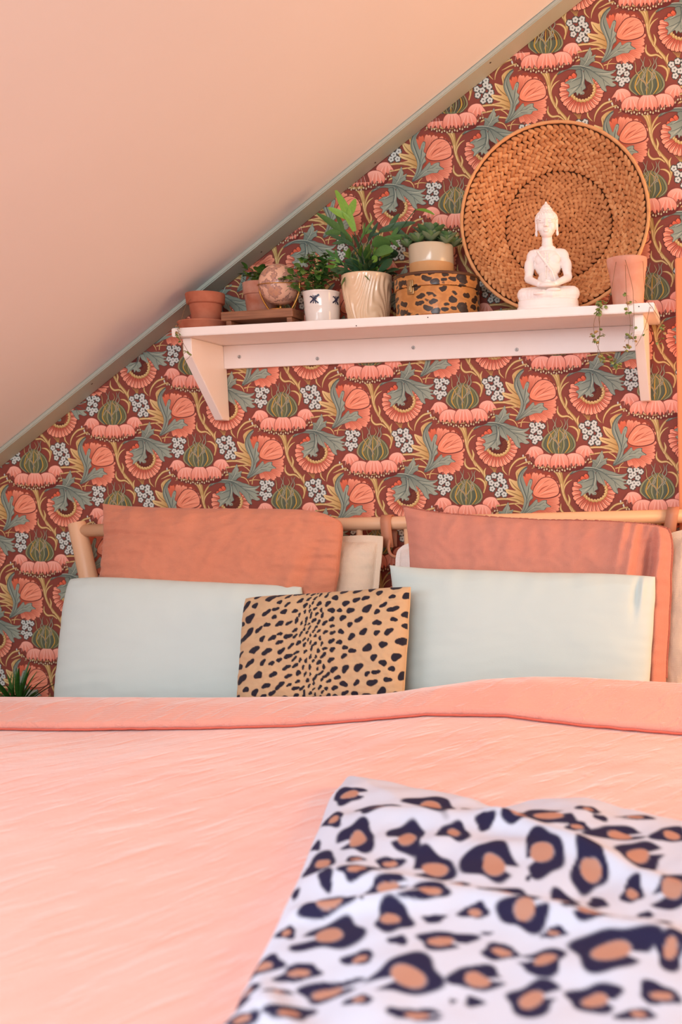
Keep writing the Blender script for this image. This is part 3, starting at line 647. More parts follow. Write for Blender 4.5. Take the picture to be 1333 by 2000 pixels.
# ------------------------------------------------------------------ leopard blanket heaped on the duvet
ROS = [(0.6141, -1.1751, 0.02104, 0.00129, 0.01241, -0.03186), (0.6301, -1.2743, 0.01471, 0.00100, 0.01003, -0.02467), (0.6851, -1.2531, 0.02461, 0.00165, 0.01129, -0.03143), (0.7576, -1.2365, 0.03436, 0.00227, 0.01606, -0.05329), (0.8291, -1.2536, 0.01676, 0.00113, 0.00702, -0.02787), (0.8977, -1.3037, 0.02050, 0.00147, 0.00593, -0.02845), (0.9318, -1.2880, 0.02974, 0.00210, 0.00623, -0.03464), (0.9833, -1.2432, 0.01406, 0.00095, 0.00253, -0.01867), (1.0039, -1.2763, 0.00911, 0.00064, 0.00147, -0.01188), (1.0473, -1.2500, 0.02071, 0.00142, 0.00163, -0.01834), (0.9782, -1.3211, 0.01328, 0.00097, 0.00206, -0.01388), (1.0321, -1.3259, 0.02832, 0.00209, 0.00287, -0.02705), (1.0973, -1.3211, 0.01944, 0.00144, 0.00147, -0.02703), (0.6967, -1.3570, 0.02276, 0.00169, 0.01708, -0.04495), (0.7684, -1.3702, 0.02221, 0.00168, 0.01340, -0.04118), (0.8589, -1.3260, 0.01016, 0.00074, 0.00473, -0.01949), (0.8266, -1.3597, 0.01661, 0.00125, 0.00797, -0.02891), (0.6755, -1.4245, 0.01736, 0.00137, 0.01605, -0.03821), (0.6365, -1.3487, 0.00696, 0.00051, 0.00591, -0.01389), (0.7250, -1.4373, 0.01276, 0.00102, 0.00365, -0.00955), (0.7711, -1.4446, 0.01465, 0.00119, 0.00640, -0.01858), (0.7079, -1.4865, 0.00820, 0.00069, 0.00812, -0.01959), (0.7468, -1.4833, 0.01833, 0.00153, 0.00741, -0.01959), (0.6753, -1.4994, 0.00408, 0.00034, 0.00770, -0.01714), (0.8295, -1.4610, 0.02446, 0.00202, 0.01175, -0.03948), (0.8941, -1.4452, 0.02648, 0.00216, 0.01156, -0.04869), (0.9542, -1.4244, 0.02251, 0.00181, 0.00869, -0.04783), (1.0115, -1.4511, 0.01977, 0.00164, 0.00644, -0.04746), (1.0667, -1.3991, 0.02653, 0.00211, 0.00336, -0.04011), (1.0665, -1.5088, 0.01115, 0.00097, 0.00236, -0.02563), (1.1113, -1.5094, 0.02021, 0.00177, 0.00197, -0.03858), (0.9473, -1.4843, 0.00293, 0.00025, 0.00127, -0.00642), (0.8749, -1.5135, 0.01158, 0.00100, 0.00276, -0.01022), (0.7958, -1.5278, 0.02132, 0.00186, 0.00694, -0.01994), (0.7386, -1.5557, 0.02679, 0.00238, 0.00942, -0.02284), (0.8516, -1.5545, 0.02242, 0.00200, 0.00571, -0.01883), (0.9343, -1.5339, 0.02429, 0.00215, 0.00424, -0.01932), (0.9938, -1.5392, 0.01469, 0.00131, 0.00372, -0.02266), (1.0326, -1.5384, 0.01002, 0.00090, 0.00193, -0.01517), (0.7115, -1.6014, 0.01109, 0.00102, 0.00649, -0.01414), (0.7807, -1.5626, 0.00189, 0.00017, 0.00143, -0.00381), (0.7706, -1.6242, 0.02940, 0.00276, 0.01402, -0.03431), (0.8306, -1.6067, 0.01789, 0.00166, 0.00809, -0.02376), (0.8735, -1.6027, 0.01067, 0.00099, 0.00256, -0.00864), (0.9113, -1.5871, 0.01253, 0.00115, 0.00313, -0.01235), (0.9647, -1.5903, 0.02289, 0.00212, 0.00517, -0.02569), (1.0371, -1.5875, 0.02776, 0.00258, 0.00221, -0.01718), (1.0858, -1.5630, 0.00704, 0.00064, 0.00071, -0.00903), (1.0008, -1.6238, 0.01099, 0.00105, 0.00139, -0.00812), (1.1024, -1.6007, 0.01013, 0.00096, 0.00065, -0.01002), (0.7198, -1.6705, 0.01639, 0.00158, 0.00886, -0.01831), (0.8516, -1.6527, 0.00851, 0.00082, 0.00263, -0.00785), (0.8968, -1.6462, 0.02201, 0.00212, 0.00532, -0.01870), (0.9532, -1.6586, 0.01650, 0.00161, 0.00311, -0.01362), (0.9331, -1.6242, 0.00515, 0.00049, 0.00080, -0.00330), (0.9983, -1.6760, 0.02083, 0.00206, 0.00368, -0.02008), (1.0609, -1.6584, 0.03211, 0.00315, 0.00393, -0.03474), (1.1154, -1.6530, 0.01276, 0.00125, 0.00144, -0.02637), (0.7694, -1.6973, 0.01824, 0.00180, 0.00636, -0.01436), (0.8219, -1.6818, 0.01497, 0.00147, 0.00446, -0.01181), (0.7273, -1.7214, 0.01144, 0.00115, 0.00555, -0.01102), (0.7285, -1.7405, 0.00961, 0.00098, 0.00676, -0.01316), (0.8157, -1.7347, 0.02362, 0.00241, 0.00694, -0.01698), (0.7669, -1.7366, 0.01115, 0.00113, 0.00249, -0.00533), (0.8818, -1.7186, 0.02992, 0.00303, 0.00985, -0.03025), (0.9455, -1.7091, 0.02193, 0.00222, 0.00472, -0.01887), (1.0014, -1.7424, 0.02083, 0.00216, 0.00476, -0.02453), (1.0548, -1.7369, 0.02067, 0.00215, 0.00259, -0.01981), (1.1091, -1.7284, 0.01544, 0.00160, 0.00092, -0.01385), (0.9524, -1.7492, 0.00749, 0.00078, 0.00158, -0.00624), (0.9325, -1.7496, 0.00226, 0.00023, 0.00105, -0.00377), (0.8528, -1.7636, 0.01134, 0.00118, 0.00325, -0.00859), (0.7970, -1.7808, 0.01954, 0.00205, 0.00645, -0.01417), (0.9100, -1.7772, 0.02197, 0.00232, 0.00295, -0.00939), (0.7547, -1.7853, 0.01211, 0.00127, 0.00602, -0.01182), (1.0955, -1.7603, 0.01280, 0.00136, 0.00080, -0.00943)]
bx0 = [(0.7179, -1.7420), (0.6891, -1.6282), (0.6551, -1.4807), (0.6187, -1.3386), (0.5626, -1.1333), (0.5517, -1.0388)]
btop = [(0.5517, -1.0388), (0.6731, -1.0713), (0.7666, -1.1103), (0.8491, -1.1762), (0.8835, -1.1402), (0.9639, -1.1164), (1.1058, -1.2062)]
lx = np.array([p[0] for p in bx0]); ly = np.array([p[1] for p in bx0]); o_ = np.argsort(ly); lx = lx[o_]; ly = ly[o_]
tx = np.array([p[0] for p in btop]); ty = np.array([p[1] for p in btop])
o_ = np.argsort(tx); tx = tx[o_]; ty = ty[o_]
nbx, nby = 250, 330
V = np.zeros((nby, nbx, 3))
def gl(x, y, x0, y0, x1, y1, w, taper=.12):
    """a soft ridge along a segment"""
    dx, dy = x1 - x0, y1 - y0; L = math.hypot(dx, dy); t = ((x - x0) * dx + (y - y0) * dy) / L; d = (-(x - x0) * dy + (y - y0) * dx) / L
    return np.exp(-(d / w) ** 2) * sstep(-taper, taper * .3, t) * (1 - sstep(L - taper * .3, L + taper, t))
for j in range(nby):
    v = j / (nby - 1)
    for i in range(nbx):
        u = i / (nbx - 1)
        yt = -1.2; x = 0
        y = -1.2 + v * (-2.12 + 1.2)
        xl = float(np.interp(y, ly, lx)); x = xl + u * (1.30 - xl)
        yt = float(np.interp(x, tx, ty)); y = yt + v * (-2.12 - yt)
        xl = float(np.interp(y, ly, lx)); x = xl + u * (1.30 - xl)
        V[j, i, :2] = (x, y)
X, Y = V[..., 0], V[..., 1]
XLf = np.interp(Y, ly, lx); YT = np.interp(X, tx, ty)
de = np.minimum(X - XLf, YT - Y)
Z = np.vectorize(lambda a, b: main_z(a, b))(X, Y)
lift = .030 * (1 - np.exp(-np.clip(de, 0, None) / .012)) + .012 * sstep(0, .18, de)
rid = .5 * (.024 * gl(X, Y, *(0.7424, -1.4885), *(1.1252, -1.6317), .022) + .026 * gl(X, Y, *(0.6925, -1.5573), *(0.8345, -1.5647), .018, .08) + .022 * gl(X, Y, *(0.8794, -1.3049), *(1.1124, -1.5006), .018)
       + .022 * gl(X, Y, *(0.6689, -1.2782), *(0.8625, -1.3061), .03) + .02 * gl(X, Y, *(0.7226, -1.7119), *(0.8045, -1.8019), .016, .06) + .016 * gl(X, Y, *(0.7900, -1.3863), *(0.9740, -1.4065), .03))
wob = np.vectorize(lambda a, b: .007 * nz(a * 9, b * 9, 2) + .003 * nz(a * 24, b * 20, 5))(X, Y)
Z = Z + lift + (rid + wob) * sstep(0, .05, de) + .001
Z[0, :] = Z[0, :] ; V[..., 2] = Z
K = np.zeros(X.shape); TA = np.zeros(X.shape); wx = np.vectorize(lambda a, b: nz(a * 30, b * 22, 1))(X, Y)
for i, (x, y, ax, ay, bx_, by_) in enumerate(ROS):
    r = random.Random(i); det = ax * by_ - ay * bx_; rx = math.hypot(ax, ay)
    ax, ay, bx_, by_ = [q * 1.14 for q in (ax, ay, bx_, by_)]; det = ax * by_ - ay * bx_
    dx = ((X - x) * by_ - (Y - y) * bx_) / det; dy = (-(X - x) * ay + (Y - y) * ax) / det
    t = np.arctan2(dy, dx); ph = r.random() * 6; rr = np.sqrt(dx ** 2 + dy ** 2) * (1 + .15 * np.sin(3 * t + ph) + .10 * np.sin(2 * t + 2 * ph) + .07 * np.sin(5 * t - ph) + .20 * wx)
    if rx < .011:
        K = np.maximum(K, 1 - sstep(.85, 1.12, rr)); continue
    k = 1 - sstep(.92, 1.06, rr)
    ox, oy = r.uniform(-.14, .14), r.uniform(-.05, .2)
    ri = np.sqrt(((dx - ox) / .52) ** 2 + ((dy - oy) / .50) ** 2) * (1 + .16 * np.sin(2 * t + ph) + .12 * wx)
    tn = 1 - sstep(.82, 1.0, ri)
    g0 = r.uniform(-.5, .6) if r.random() < .6 else PI + r.uniform(-.5, .5)
    gap = (1 - sstep(.16, .30, np.abs(np.angle(np.exp(1j * (t - g0)))))) * sstep(.75, .9, ri)
    if rx > .02: k = k * (1 - gap)
    K = np.maximum(K, k * (1 - tn)); TA = np.maximum(TA, tn * (rr < 1.0))
white = np.array(lin((208, 214, 232))); nav = np.array(lin((38, 36, 68))); tan = np.array(lin((188, 138, 118)))
Cb = white * (1 - TA[..., None]) + tan * TA[..., None]; Cb = Cb * (1 - K[..., None]) + nav * K[..., None]
idx = np.arange(nbx * nby).reshape(nby, nbx)
q = np.stack([idx[:-1, :-1], idx[1:, :-1], idx[1:, 1:], idx[:-1, 1:]], -1).reshape(-1, 4)
bl = mob('blanket', V.reshape(-1, 3), q, M['leopard'], None, True, Cb.reshape(-1, 3)); tag(bl, 'white blanket with navy and tan leopard print crumpled on the coral duvet', 'blanket')

# ------------------------------------------------------------------ wall shelf
shelf = thing('wall_shelf', 'white painted wooden wall shelf on two tapered brackets above the bed', 'shelf', (.41, -.09, 1.44))
SZL, SZR, SXL, SXR = 1.4732, 1.4648, -.185, 1.0205
def sz(x): return SZL + (SZR - SZL) * (x - SXL) / (SXR - SXL)
TH = .0212
bm = bmesh.new(); prism(bm, [(SXL, SZL - TH), (SXR, SZR - TH), (SXR, SZR), (SXL, SZL)], -.210, -.003, 'y', .0018); bmob('board', bm, M['white_paint'], shelf, False)
for x0, x1 in ((-.1725, -.149), (.9685, .9925)):
    zt = sz((x0 + x1) / 2) - TH - .0004
    bm = bmesh.new(); prism(bm, [(-.003, zt), (-.181, zt), (-.181, zt - .047), (-.040, 1.2535), (-.003, 1.2525)], x0, x1, 'x', .0015); bmob('bracket', bm, M['white_paint'], shelf, False)
bm = bmesh.new(); prism(bm, [(-.1488, 1.3905), (.968, 1.3815), (.968, sz(.968) - TH - .0004), (-.1488, sz(-.149) - TH - .0004)], -.018, -.003, 'y', .0012); bmob('back_board', bm, M['white_paint'], shelf, False)
for (x, z) in ((-.1034, 1.420), (.1166, 1.4039), (.3808, 1.4187), (.6545, 1.399), (.9368, 1.4145)):
    V, F = lathe([(.0048, 0), (.0048, .0008), (.0040, .0016), (.0018, .0010), (.0016, .0004), (.0003, .0004)], 14)
    V = [(x + a, -.0182 - c, z + b) for a, b, c in V]; mob('screw', V, F, M['screw'], shelf)
for (x, y, z) in ((.48, -.2105, 1.4615), (.30, -.2105, 1.452), (.985, -.2105, 1.457)):
    bm = bmesh.new(); bmesh.ops.create_circle(bm, cap_ends=True, segments=8, radius=.0016)
    for v in bm.verts: v.co = Vector((x + v.co.x, y, z + v.co.y))
    bmob('nail_hole', bm, M['hole'], shelf, False)
bm = bmesh.new(); bmesh.ops.create_circle(bm, cap_ends=True, segments=8, radius=.0022)
for v in bm.verts: v.co = Vector((.9928, -.06 + v.co.x, 1.292 + v.co.y))
bmob('nail_hole', bm, M['hole'], shelf, False)

# ------------------------------------------------------------------ terracotta pot on a saucer, left end
SY = -.10
V, F = lathe([(.045, 0), (.057, .012), (.062, .026), (.0645, .0275), (.063, .030), (.058, .028), (.050, .012)], 48, (-.158, SY, sz(-.158)))
sau = mob('saucer', V, F, M['terracotta']); tag(sau, 'round terracotta saucer under the small pot at the left end of the shelf', 'saucer')
pz = sz(-.148) + .0125
pt = thing('flower_pot', 'small terracotta flower pot on a saucer at the left end of the shelf', 'flower pot', (-.148, SY, pz))
V, F = lathe([(.030, 0), (.034, .004), (.0405, .058), (.0405, .0605), (.0455, .062), (.0475, .064), (.0495, .086), (.0485, .089), (.0455, .089), (.043, .064), (.036, .060)], 48, (-.148, SY, pz), cap1=True)
mob('body', V, F, M['terracotta'], pt).data.set_sharp_from_angle(angle=.7)
V, F = lathe([(.0435, .070), (.02, .073), (.001, .074)], 24, (-.148, SY, pz), cap0=False); mob('soil', V, F, M['soil'], pt, True)

def leaf_mesh(name, m, L=1.0, w=.28, cup=.12, droop=.25, n=6, lobes=0, fold=.2):
    """one leaf along +X, unit length"""
    V = []; F = []
    for i in range(n + 1):
        t = i / n; ww = w * math.sin(PI * (t * .92 + .04)) ** .75
        if lobes: ww *= (1 + .75 * (math.cos(t * PI * lobes * 2) if t < .8 else 0)) * .8
        z = -droop * t * t + .1 * t
        for s in (-1, 0, 1): V.append((t * L, s * ww, z * L + abs(s) * fold * ww))
    for i in range(n):
        for k in range(2): F.append([i * 3 + k, i * 3 + k + 1, (i + 1) * 3 + k + 1, (i + 1) * 3 + k])
    me = bpy.data.meshes.new(name); me.from_pydata(V, [], F); me.polygons.foreach_set('use_smooth', [True] * len(F)); me.materials.append(m); me.update(); return me
def fork_mesh(name, m):
    """lobed frond: a long middle lobe and two side lobes"""
    V = []; F = []
    def lobe(a, L, w, x0, dz):
        b = len(V); n = 7
        for i in range(n + 1):
            t = i / n; ww = w * (math.sin(PI * (t * .86 + .10)) ** .7); d = t * L
            cx, cy = x0 + d * math.cos(a), d * math.sin(a); z = -.18 * (cx) ** 2 + dz
            for s in (-1, 0, 1): V.append((cx - s * ww * math.sin(a), cy + s * ww * math.cos(a), z + .25 * abs(s) * ww))
        for i in range(n):
            for k in range(2): F.append([b + i * 3 + k, b + i * 3 + k + 1, b + (i + 1) * 3 + k + 1, b + (i + 1) * 3 + k])
    lobe(0, 1.0, .105, 0, 0); lobe(.75, .50, .08, .28, .003); lobe(-.75, .48, .08, .34, -.003)
    me = bpy.data.meshes.new(name); me.from_pydata(V, [], F); me.polygons.foreach_set('use_smooth', [True] * len(F)); me.materials.append(m); me.update(); return me
def orient(p, d, size, roll=0.0):
    d = Vector(d).normalized(); up = Vector((0, 0, 1)) if abs(d.z) < .97 else Vector((0, -1, 0))
    y = up.cross(d).normalized(); z = d.cross(y)
    R = Matrix((d, y, z)).transposed().to_4x4() @ Matrix.Rotation(roll, 4, 'X')
    return Matrix.Translation(p) @ R @ Matrix.Scale(size, 4)

# ------------------------------------------------------------------ weathered pot with small foliage behind the globe
bz = sz(-.02)
bp_ = thing('potted_plant', 'weathered terracotta pot with small green sprigs behind the globe', 'plant', (-.02, -.048, bz))
V, F = lathe([(.030, 0), (.031, .003), (.0405, .098), (.0435, .100), (.0445, .130), (.042, .1315), (.040, .118), (.03, .116)], 40, (-.02, -.048, bz)); mob('pot', V, F, M['old_terracotta'], bp_).data.set_sharp_from_angle(angle=.8)
lm = [leaf_mesh('sprig_leaf', M['leaf_bush'], w=.3), leaf_mesh('sprig_leaf', M['leaf_spike'], w=.28)]
r = random.Random(4)
for k in range(90):
    a = r.uniform(0, 2 * PI); rad = .034 * math.sqrt(r.random()); zz = bz + .118 + r.uniform(.0, .048)
    share('leaf', lm[k % 2], orient((-.028 + rad * math.cos(a), -.048 + rad * math.sin(a), zz), (math.cos(a), math.sin(a), r.uniform(.1, 1.3)), r.uniform(.014, .024)), bp_)

# ------------------------------------------------------------------ wooden stand and globe
std = thing('wooden_stand', 'small dark wooden plank stand under the globe on the shelf', 'stand', (.02, -.125, sz(.02)))
s0 = sz(.02)
bm = bmesh.new(); box(bm, (-.078, -.158, s0 + .021), (.115, -.085, s0 + .043), .002); bmob('plank', bm, M['stand_wood'], std, False)
for x in (-.066, .097):
    bm = bmesh.new(); box(bm, (x, -.155, sz(x) + .0002), (x + .014, -.09, s0 + .0208), .0015); bmob('foot', bm, M['stand_wood'], std, False)
GC = Vector((.0645, -.115, 1.582)); GR = .0515
gt = thing('globe', 'small antique pink globe in a brass half ring on the wooden stand', 'globe', (.0645, -.115, s0 + .0432))
bm = bmesh.new(); bmesh.ops.create_uvsphere(bm, u_segments=48, v_segments=32, radius=GR)
for v in bm.verts: v.co += GC
gl_m = mat('old_map_paper', (226, 178, 154), .32, coat=.25); nt = gl_m.node_tree; b = nt.nodes['Principled BSDF']; tc = nt.nodes['Texture Coordinate']
n1 = nt.nodes.new('ShaderNodeTexNoise'); n1.inputs['Scale'].default_value = 34; n1.inputs['Detail'].default_value = 7; n1.inputs['Roughness'].default_value = .62
mp = nt.nodes.new('ShaderNodeMapping'); mp.inputs['Location'].default_value = (.35, .12, .05); nt.links.new(tc.outputs['Object'], mp.inputs[0]); nt.links.new(mp.outputs[0], n1.inputs['Vector'])
cr = nt.nodes.new('ShaderNodeValToRGB'); e = cr.color_ramp.elements; e[0].position = 0; e[0].color = (*lin((232, 188, 162)), 1); e[1].position = .515; e[1].color = (*lin((224, 176, 150)), 1)
for p, c in ((.528, (104, 74, 66)), (.545, (178, 134, 122)), (.62, (196, 144, 112)), (.70, (168, 120, 110))):
    k = e.new(p); k.color = (*lin(c), 1)
nt.links.new(n1.outputs['Fac'], cr.inputs[0]); nt.links.new(cr.outputs[0], b.inputs['Base Color'])
bmob('ball', bm, gl_m, gt)
tilt = .10
ring = [GC + Vector(((GR + .0025) * math.cos(a), (GR + .0025) * math.sin(a) * math.cos(tilt), (GR + .0025) * math.sin(a) * math.sin(tilt))) for a in np.linspace(0, 2 * PI, 49)]
V, F = tube(ring, .0011, 6); mob('equator_ring', V, F, M['brass'], gt)
for s in (-1, 1):
    arc = crom([(GC.x + s * .0545, GC.y, GC.z + .003), (GC.x + s * .053, GC.y, GC.z - .018), (GC.x + s * .043, GC.y, GC.z - .042), (GC.x + s * .029, GC.y, s0 + .0455)], 6)
    V, F = tube([tuple(p) for p in arc], [.0026] * len(arc), 8); mob('holder_arm', V, F, M['brass'], gt)
V, F = lathe([(.032, 0), (.032, .003), (.028, .004)], 28, (GC.x, GC.y, s0 + .0433)); mob('base_ring', V, F, M['brass'], gt)
V, F = lathe([(.0028, 0), (.0028, .0125)], 10, (GC.x, GC.y, s0 + .047)); mob('axle', V, F, M['brass'], gt)

# ------------------------------------------------------------------ white cup with crossed navy strokes, leafy plant in it
cz = sz(.178); cc = (.178, -.12, cz)
cup = thing('potted_plant', 'white ceramic cup with crossed navy brush strokes holding a bushy small leaved plant', 'plant', cc)
def cupr(z): return float(np.interp(z, [0, .004, .012, .042, .044, .078, .0805], [.0375, .0405, .0415, .0445, .0438, .0458, .0472]))
V, F = lathe([(cupr(z), z) for z in (0, .004, .012, .026, .042, .0435, .046, .06, .078, .0785, .0815)] + [(.0472, .083), (.0455, .0835), (.0435, .082), (.042, .072), (.034, .07)], 56, cc); mob('cup', V, F, M['cup_glaze'], cup)
def decal(strokes, ang0):
    Vs = []; Fs = []
    for (u0, z0, u1, z1, w0, w1) in strokes:
        b = len(Vs); n = 5
        for i in range(n + 1):
            t = i / n; u = u0 + (u1 - u0) * t; z = z0 + (z1 - z0) * t; w = w0 + (w1 - w0) * t
            L = math.hypot(u1 - u0, z1 - z0); px, pz_ = -(z1 - z0) / L * w / 2, (u1 - u0) / L * w / 2
            for s in (-1, 1):
                uu, zz = u + s * px, z + s * pz_; rr = cupr(zz) + .0006; a = ang0 + uu / rr
                Vs.append((cc[0] + rr * math.cos(a), cc[1] + rr * math.sin(a), cc[2] + zz))
        for i in range(n): Fs.append([b + 2 * i, b + 2 * i + 1, b + 2 * i + 3, b + 2 * i + 2])
    return Vs, Fs
XS = [(-.0125, .052, .011, .0695, .0035, .0045), (-.010, .0685, .010, .050, .003, .0035), (-.003, .070, .0035, .049, .0022, .0022), (.003, .0695, -.004, .050, .0022, .0024), (-.0125, .067, -.004, .0665, .0024, .0015), (.004, .066, .013, .0705, .0035, .005), (-.005, .060, .006, .061, .0035, .003)]
for dd in (-PI / 2 - .02, -PI / 2 + 1.30, -PI / 2 - 1.5):
    V, F = decal(XS, dd); mob('navy_mark', V, F, M['navy'], cup)
r = random.Random(12)
tips = [(-.055, -.03, .13), (-.03, -.03, .15), (.0, -.02, .16), (.02, .01, .15), (-.05, .01, .12), (-.065, -.045, .105), (-.02, -.05, .12), (.03, -.02, .14), (-.035, .02, .165), (.01, .03, .17), (-.01, -.045, .095), (.015, -.05, .11), (-.045, -.05, .085), (.035, .02, .12)]
bl_ = [leaf_mesh('bush_leaf', M['leaf_bush'], w=.34), leaf_mesh('bush_leaf', M['leaf_mid'], w=.32), leaf_mesh('bush_leaf', M['leaf_spike'], w=.3)]
stems = []
for (dx, dy, dz) in [(a_ * 1.3 - .008, b_ * 1.1, c_ * 1.1) for a_, b_, c_ in tips]:
    P = crom([(cc[0], cc[1], cc[2] + .07), (cc[0] + dx * .35, cc[1] + dy * .35, cc[2] + .07 + (dz - .06) * .75), (cc[0] + dx, cc[1] + dy, cc[2] + dz)], 5)
    stems.append(tube([tuple(p) for p in P], .0009, 5))
    for k in range(17):
        t = r.uniform(.3, 1.0); p = P[min(len(P) - 1, int(t * (len(P) - 1)))]; a = r.uniform(0, 2 * PI)
        share('leaf', bl_[r.randrange(3)], orient(Vector(p) + Vector((r.uniform(-.006, .006), r.uniform(-.006, .006), r.uniform(-.006, .006))), (math.cos(a), math.sin(a), r.uniform(-.7, .7)), r.uniform(.013, .023), r.uniform(-.5, .5)), cup)
V, F = join(stems); mob('stems', V, F, M['leaf_bush'], cup)

# ------------------------------------------------------------------ ribbed cream pot with a lobed fern
fz = sz(.292); fc = (.292, -.10, fz)
fern = thing('potted_fern', 'cream ribbed ceramic pot with a green lobed fern in the middle of the shelf', 'plant', fc)
V, F = lathe([(r0, z0) for r0, z0 in zip(np.interp(np.linspace(0, .118, 26), [0, .004, .03, .08, .118], [.046, .0485, .0535, .0600, .0630]), np.linspace(0, .118, 26))] + [(.0632, .1205), (.0615, .1225), (.0595, .121), (.056, .105), (.05, .10)], 168, fc,
             rfun=lambda r0, z, t: r0 + (.0016 * math.sin(25 * t + 9 * math.sin(z * 30 + 1.2 * math.sin(t * 3))) * (1 if .006 < z < .112 else .1)))
mob('pot', V, F, M['cream_glaze'], fern)
V, F = lathe([(.0565, .104), (.03, .108), (.001, .109)], 24, fc, cap0=False); mob('soil', V, F, M['soil'], fern)
fk = {c: fork_mesh('fern_frond', M[c]) for c in ('leaf_light', 'leaf_mid', 'leaf_dark')}
st_ = {c: leaf_mesh('fern_strap', M[c], w=.15, n=8, droop=.35) for c in ('leaf_light', 'leaf_mid', 'leaf_dark')}
ov = {c: leaf_mesh('fern_oval', M[c], w=.33, n=7, droop=.2) for c in ('leaf_light', 'leaf_mid', 'leaf_dark')}
C0 = Vector((fc[0], fc[1], fz + .108)); fst = []
def frond(me, base, d, size, roll=0.0, stem=True):
    base = Vector(base)
    if stem:
        P = crom([tuple(C0 + Vector((r.uniform(-.02, .02), r.uniform(-.02, .02), 0))), tuple((C0 + base) / 2 + Vector((0, 0, .012))), tuple(base)], 4); fst.append(tube([tuple(p) for p in P], .0012, 5))
    share('frond', me, orient(base, d, size, roll), fern)
SPEC = [('f', 'leaf_light', (0.2767, -0.1300, 1.6964), (0.2511, -0.1400, 1.7755), 1.2), ('f', 'leaf_mid', (0.2576, -0.1000, 1.6794), (0.1943, -0.0900, 1.7460), 1.1), ('f', 'leaf_dark', (0.2672, -0.1200, 1.6642), (0.2163, -0.1300, 1.6970), 1.0),
        ('f', 'leaf_dark', (0.3245, -0.0800, 1.7046), (0.4034, -0.0800, 1.7243), 1.0), ('f', 'leaf_mid', (0.3385, -0.1000, 1.6813), (0.4005, -0.1100, 1.6797), 1.0), ('s', 'leaf_light', (0.4175, -0.0700, 1.7535), (0.4617, -0.0800, 1.7476), 1.0),
        ('o', 'leaf_mid', (0.3215, -0.1300, 1.6583), (0.3710, -0.1500, 1.6628), 1.0), ('o', 'leaf_mid', (0.3267, -0.1400, 1.6358), (0.3760, -0.1600, 1.6381), 1.0), ('o', 'leaf_light', (0.2911, -0.1300, 1.6354), (0.2997, -0.1500, 1.6579), .9), ('o', 'leaf_light', (0.2601, -0.1300, 1.6312), (0.2649, -0.1500, 1.6529), .9),
        ('o', 'leaf_light', (0.3240, -0.1500, 1.6141), (0.3427, -0.1600, 1.6256), .9), ('o', 'leaf_dark', (0.3049, -0.1400, 1.5949), (0.3227, -0.1600, 1.6208), 1.0), ('s', 'leaf_dark', (0.2810, -0.1300, 1.5921), (0.2772, -0.1500, 1.6321), 1.0), ('s', 'leaf_dark', (0.2701, -0.1300, 1.5891), (0.2292, -0.1500, 1.6042), 1.1),
        ('f', 'leaf_mid', (0.2280, -0.1000, 1.6306), (0.1994, -0.1200, 1.6563), 1.0), ('f', 'leaf_light', (0.2409, -0.1200, 1.6219), (0.2060, -0.1400, 1.6240), .8), ('s', 'leaf_dark', (0.3310, -0.1200, 1.5971), (0.3762, -0.1400, 1.6213), 1.0), ('o', 'leaf_dark', (0.3291, -0.0900, 1.6412), (0.3731, -0.1000, 1.6462), 1.0),
        ('f', 'leaf_dark', (0.2972, -0.0900, 1.6814), (0.3158, -0.0800, 1.7205), 1.0), ('f', 'leaf_mid', (0.2879, -0.1200, 1.6754), (0.3199, -0.1400, 1.7158), 1.0), ('s', 'leaf_mid', (0.2577, -0.1400, 1.5855), (0.2415, -0.1700, 1.5560), .9), ('s', 'leaf_mid', (0.2946, -0.1500, 1.5812), (0.3409, -0.1700, 1.5682), .7)]
for kind, c, p0, p1, s in SPEC:
    d = Vector(p1) - Vector(p0); frond({'f': fk, 's': st_, 'o': ov}[kind][c], p0, d, d.length * 1.12 * s, r.uniform(.6, 1.1) * (1 if r.random() < .5 else -1) if kind != 'f' else r.uniform(1.0, 1.5) * (1 if r.random() < .5 else -1))
for k in range(42):
    a = r.uniform(0, 2 * PI); el = r.uniform(.25, 1.2); d = Vector((math.cos(a) * math.cos(el), math.sin(a) * math.cos(el) * .8, math.sin(el)))
    p = C0 + d * r.uniform(.015, .075)
    frond((fk, ov, st_)[k % 3][('leaf_dark', 'leaf_mid', 'leaf_dark', 'leaf_mid', 'leaf_light')[k % 5]], p, d + Vector((0, 0, -.1)), r.uniform(.03, .055), r.uniform(-1.3, 1.3))
V, F = join(fst); mob('stalks', V, F, M['leaf_dark'], fern)

# ------------------------------------------------------------------ round leopard box
hz_ = sz(.477); hc = (.477, -.108, hz_)
lep = mat('leopard_lacquer', (198, 128, 62), .4, coat=.2); nt = lep.node_tree; b = nt.nodes['Principled BSDF']; tc = nt.nodes['Texture Coordinate']
nn = nt.nodes.new('ShaderNodeTexNoise'); nn.inputs['Scale'].default_value = 45; nn.inputs['Detail'].default_value = 2
nt.links.new(tc.outputs['Object'], nn.inputs['Vector'])
mx = nt.nodes.new('ShaderNodeVectorMath'); mx.operation = 'MULTIPLY_ADD'; mx.inputs[1].default_value = (.018, .018, .018)
nt.links.new(nn.outputs['Color'], mx.inputs[0]); nt.links.new(tc.outputs['Object'], mx.inputs[2])
mp = nt.nodes.new('ShaderNodeMapping'); mp.inputs['Scale'].default_value = (.62, .62, 1.15); nt.links.new(mx.outputs[0], mp.inputs[0])
vo = nt.nodes.new('ShaderNodeTexVoronoi'); vo.inputs['Scale'].default_value = 58; nt.links.new(mp.outputs[0], vo.inputs['Vector'])
cr = nt.nodes.new('ShaderNodeValToRGB'); e = cr.color_ramp.elements; e[0].position = .0; e[0].color = (*lin((96, 70, 48)), 1); e[1].position = .47; e[1].color = (*lin((198, 136, 74)), 1)
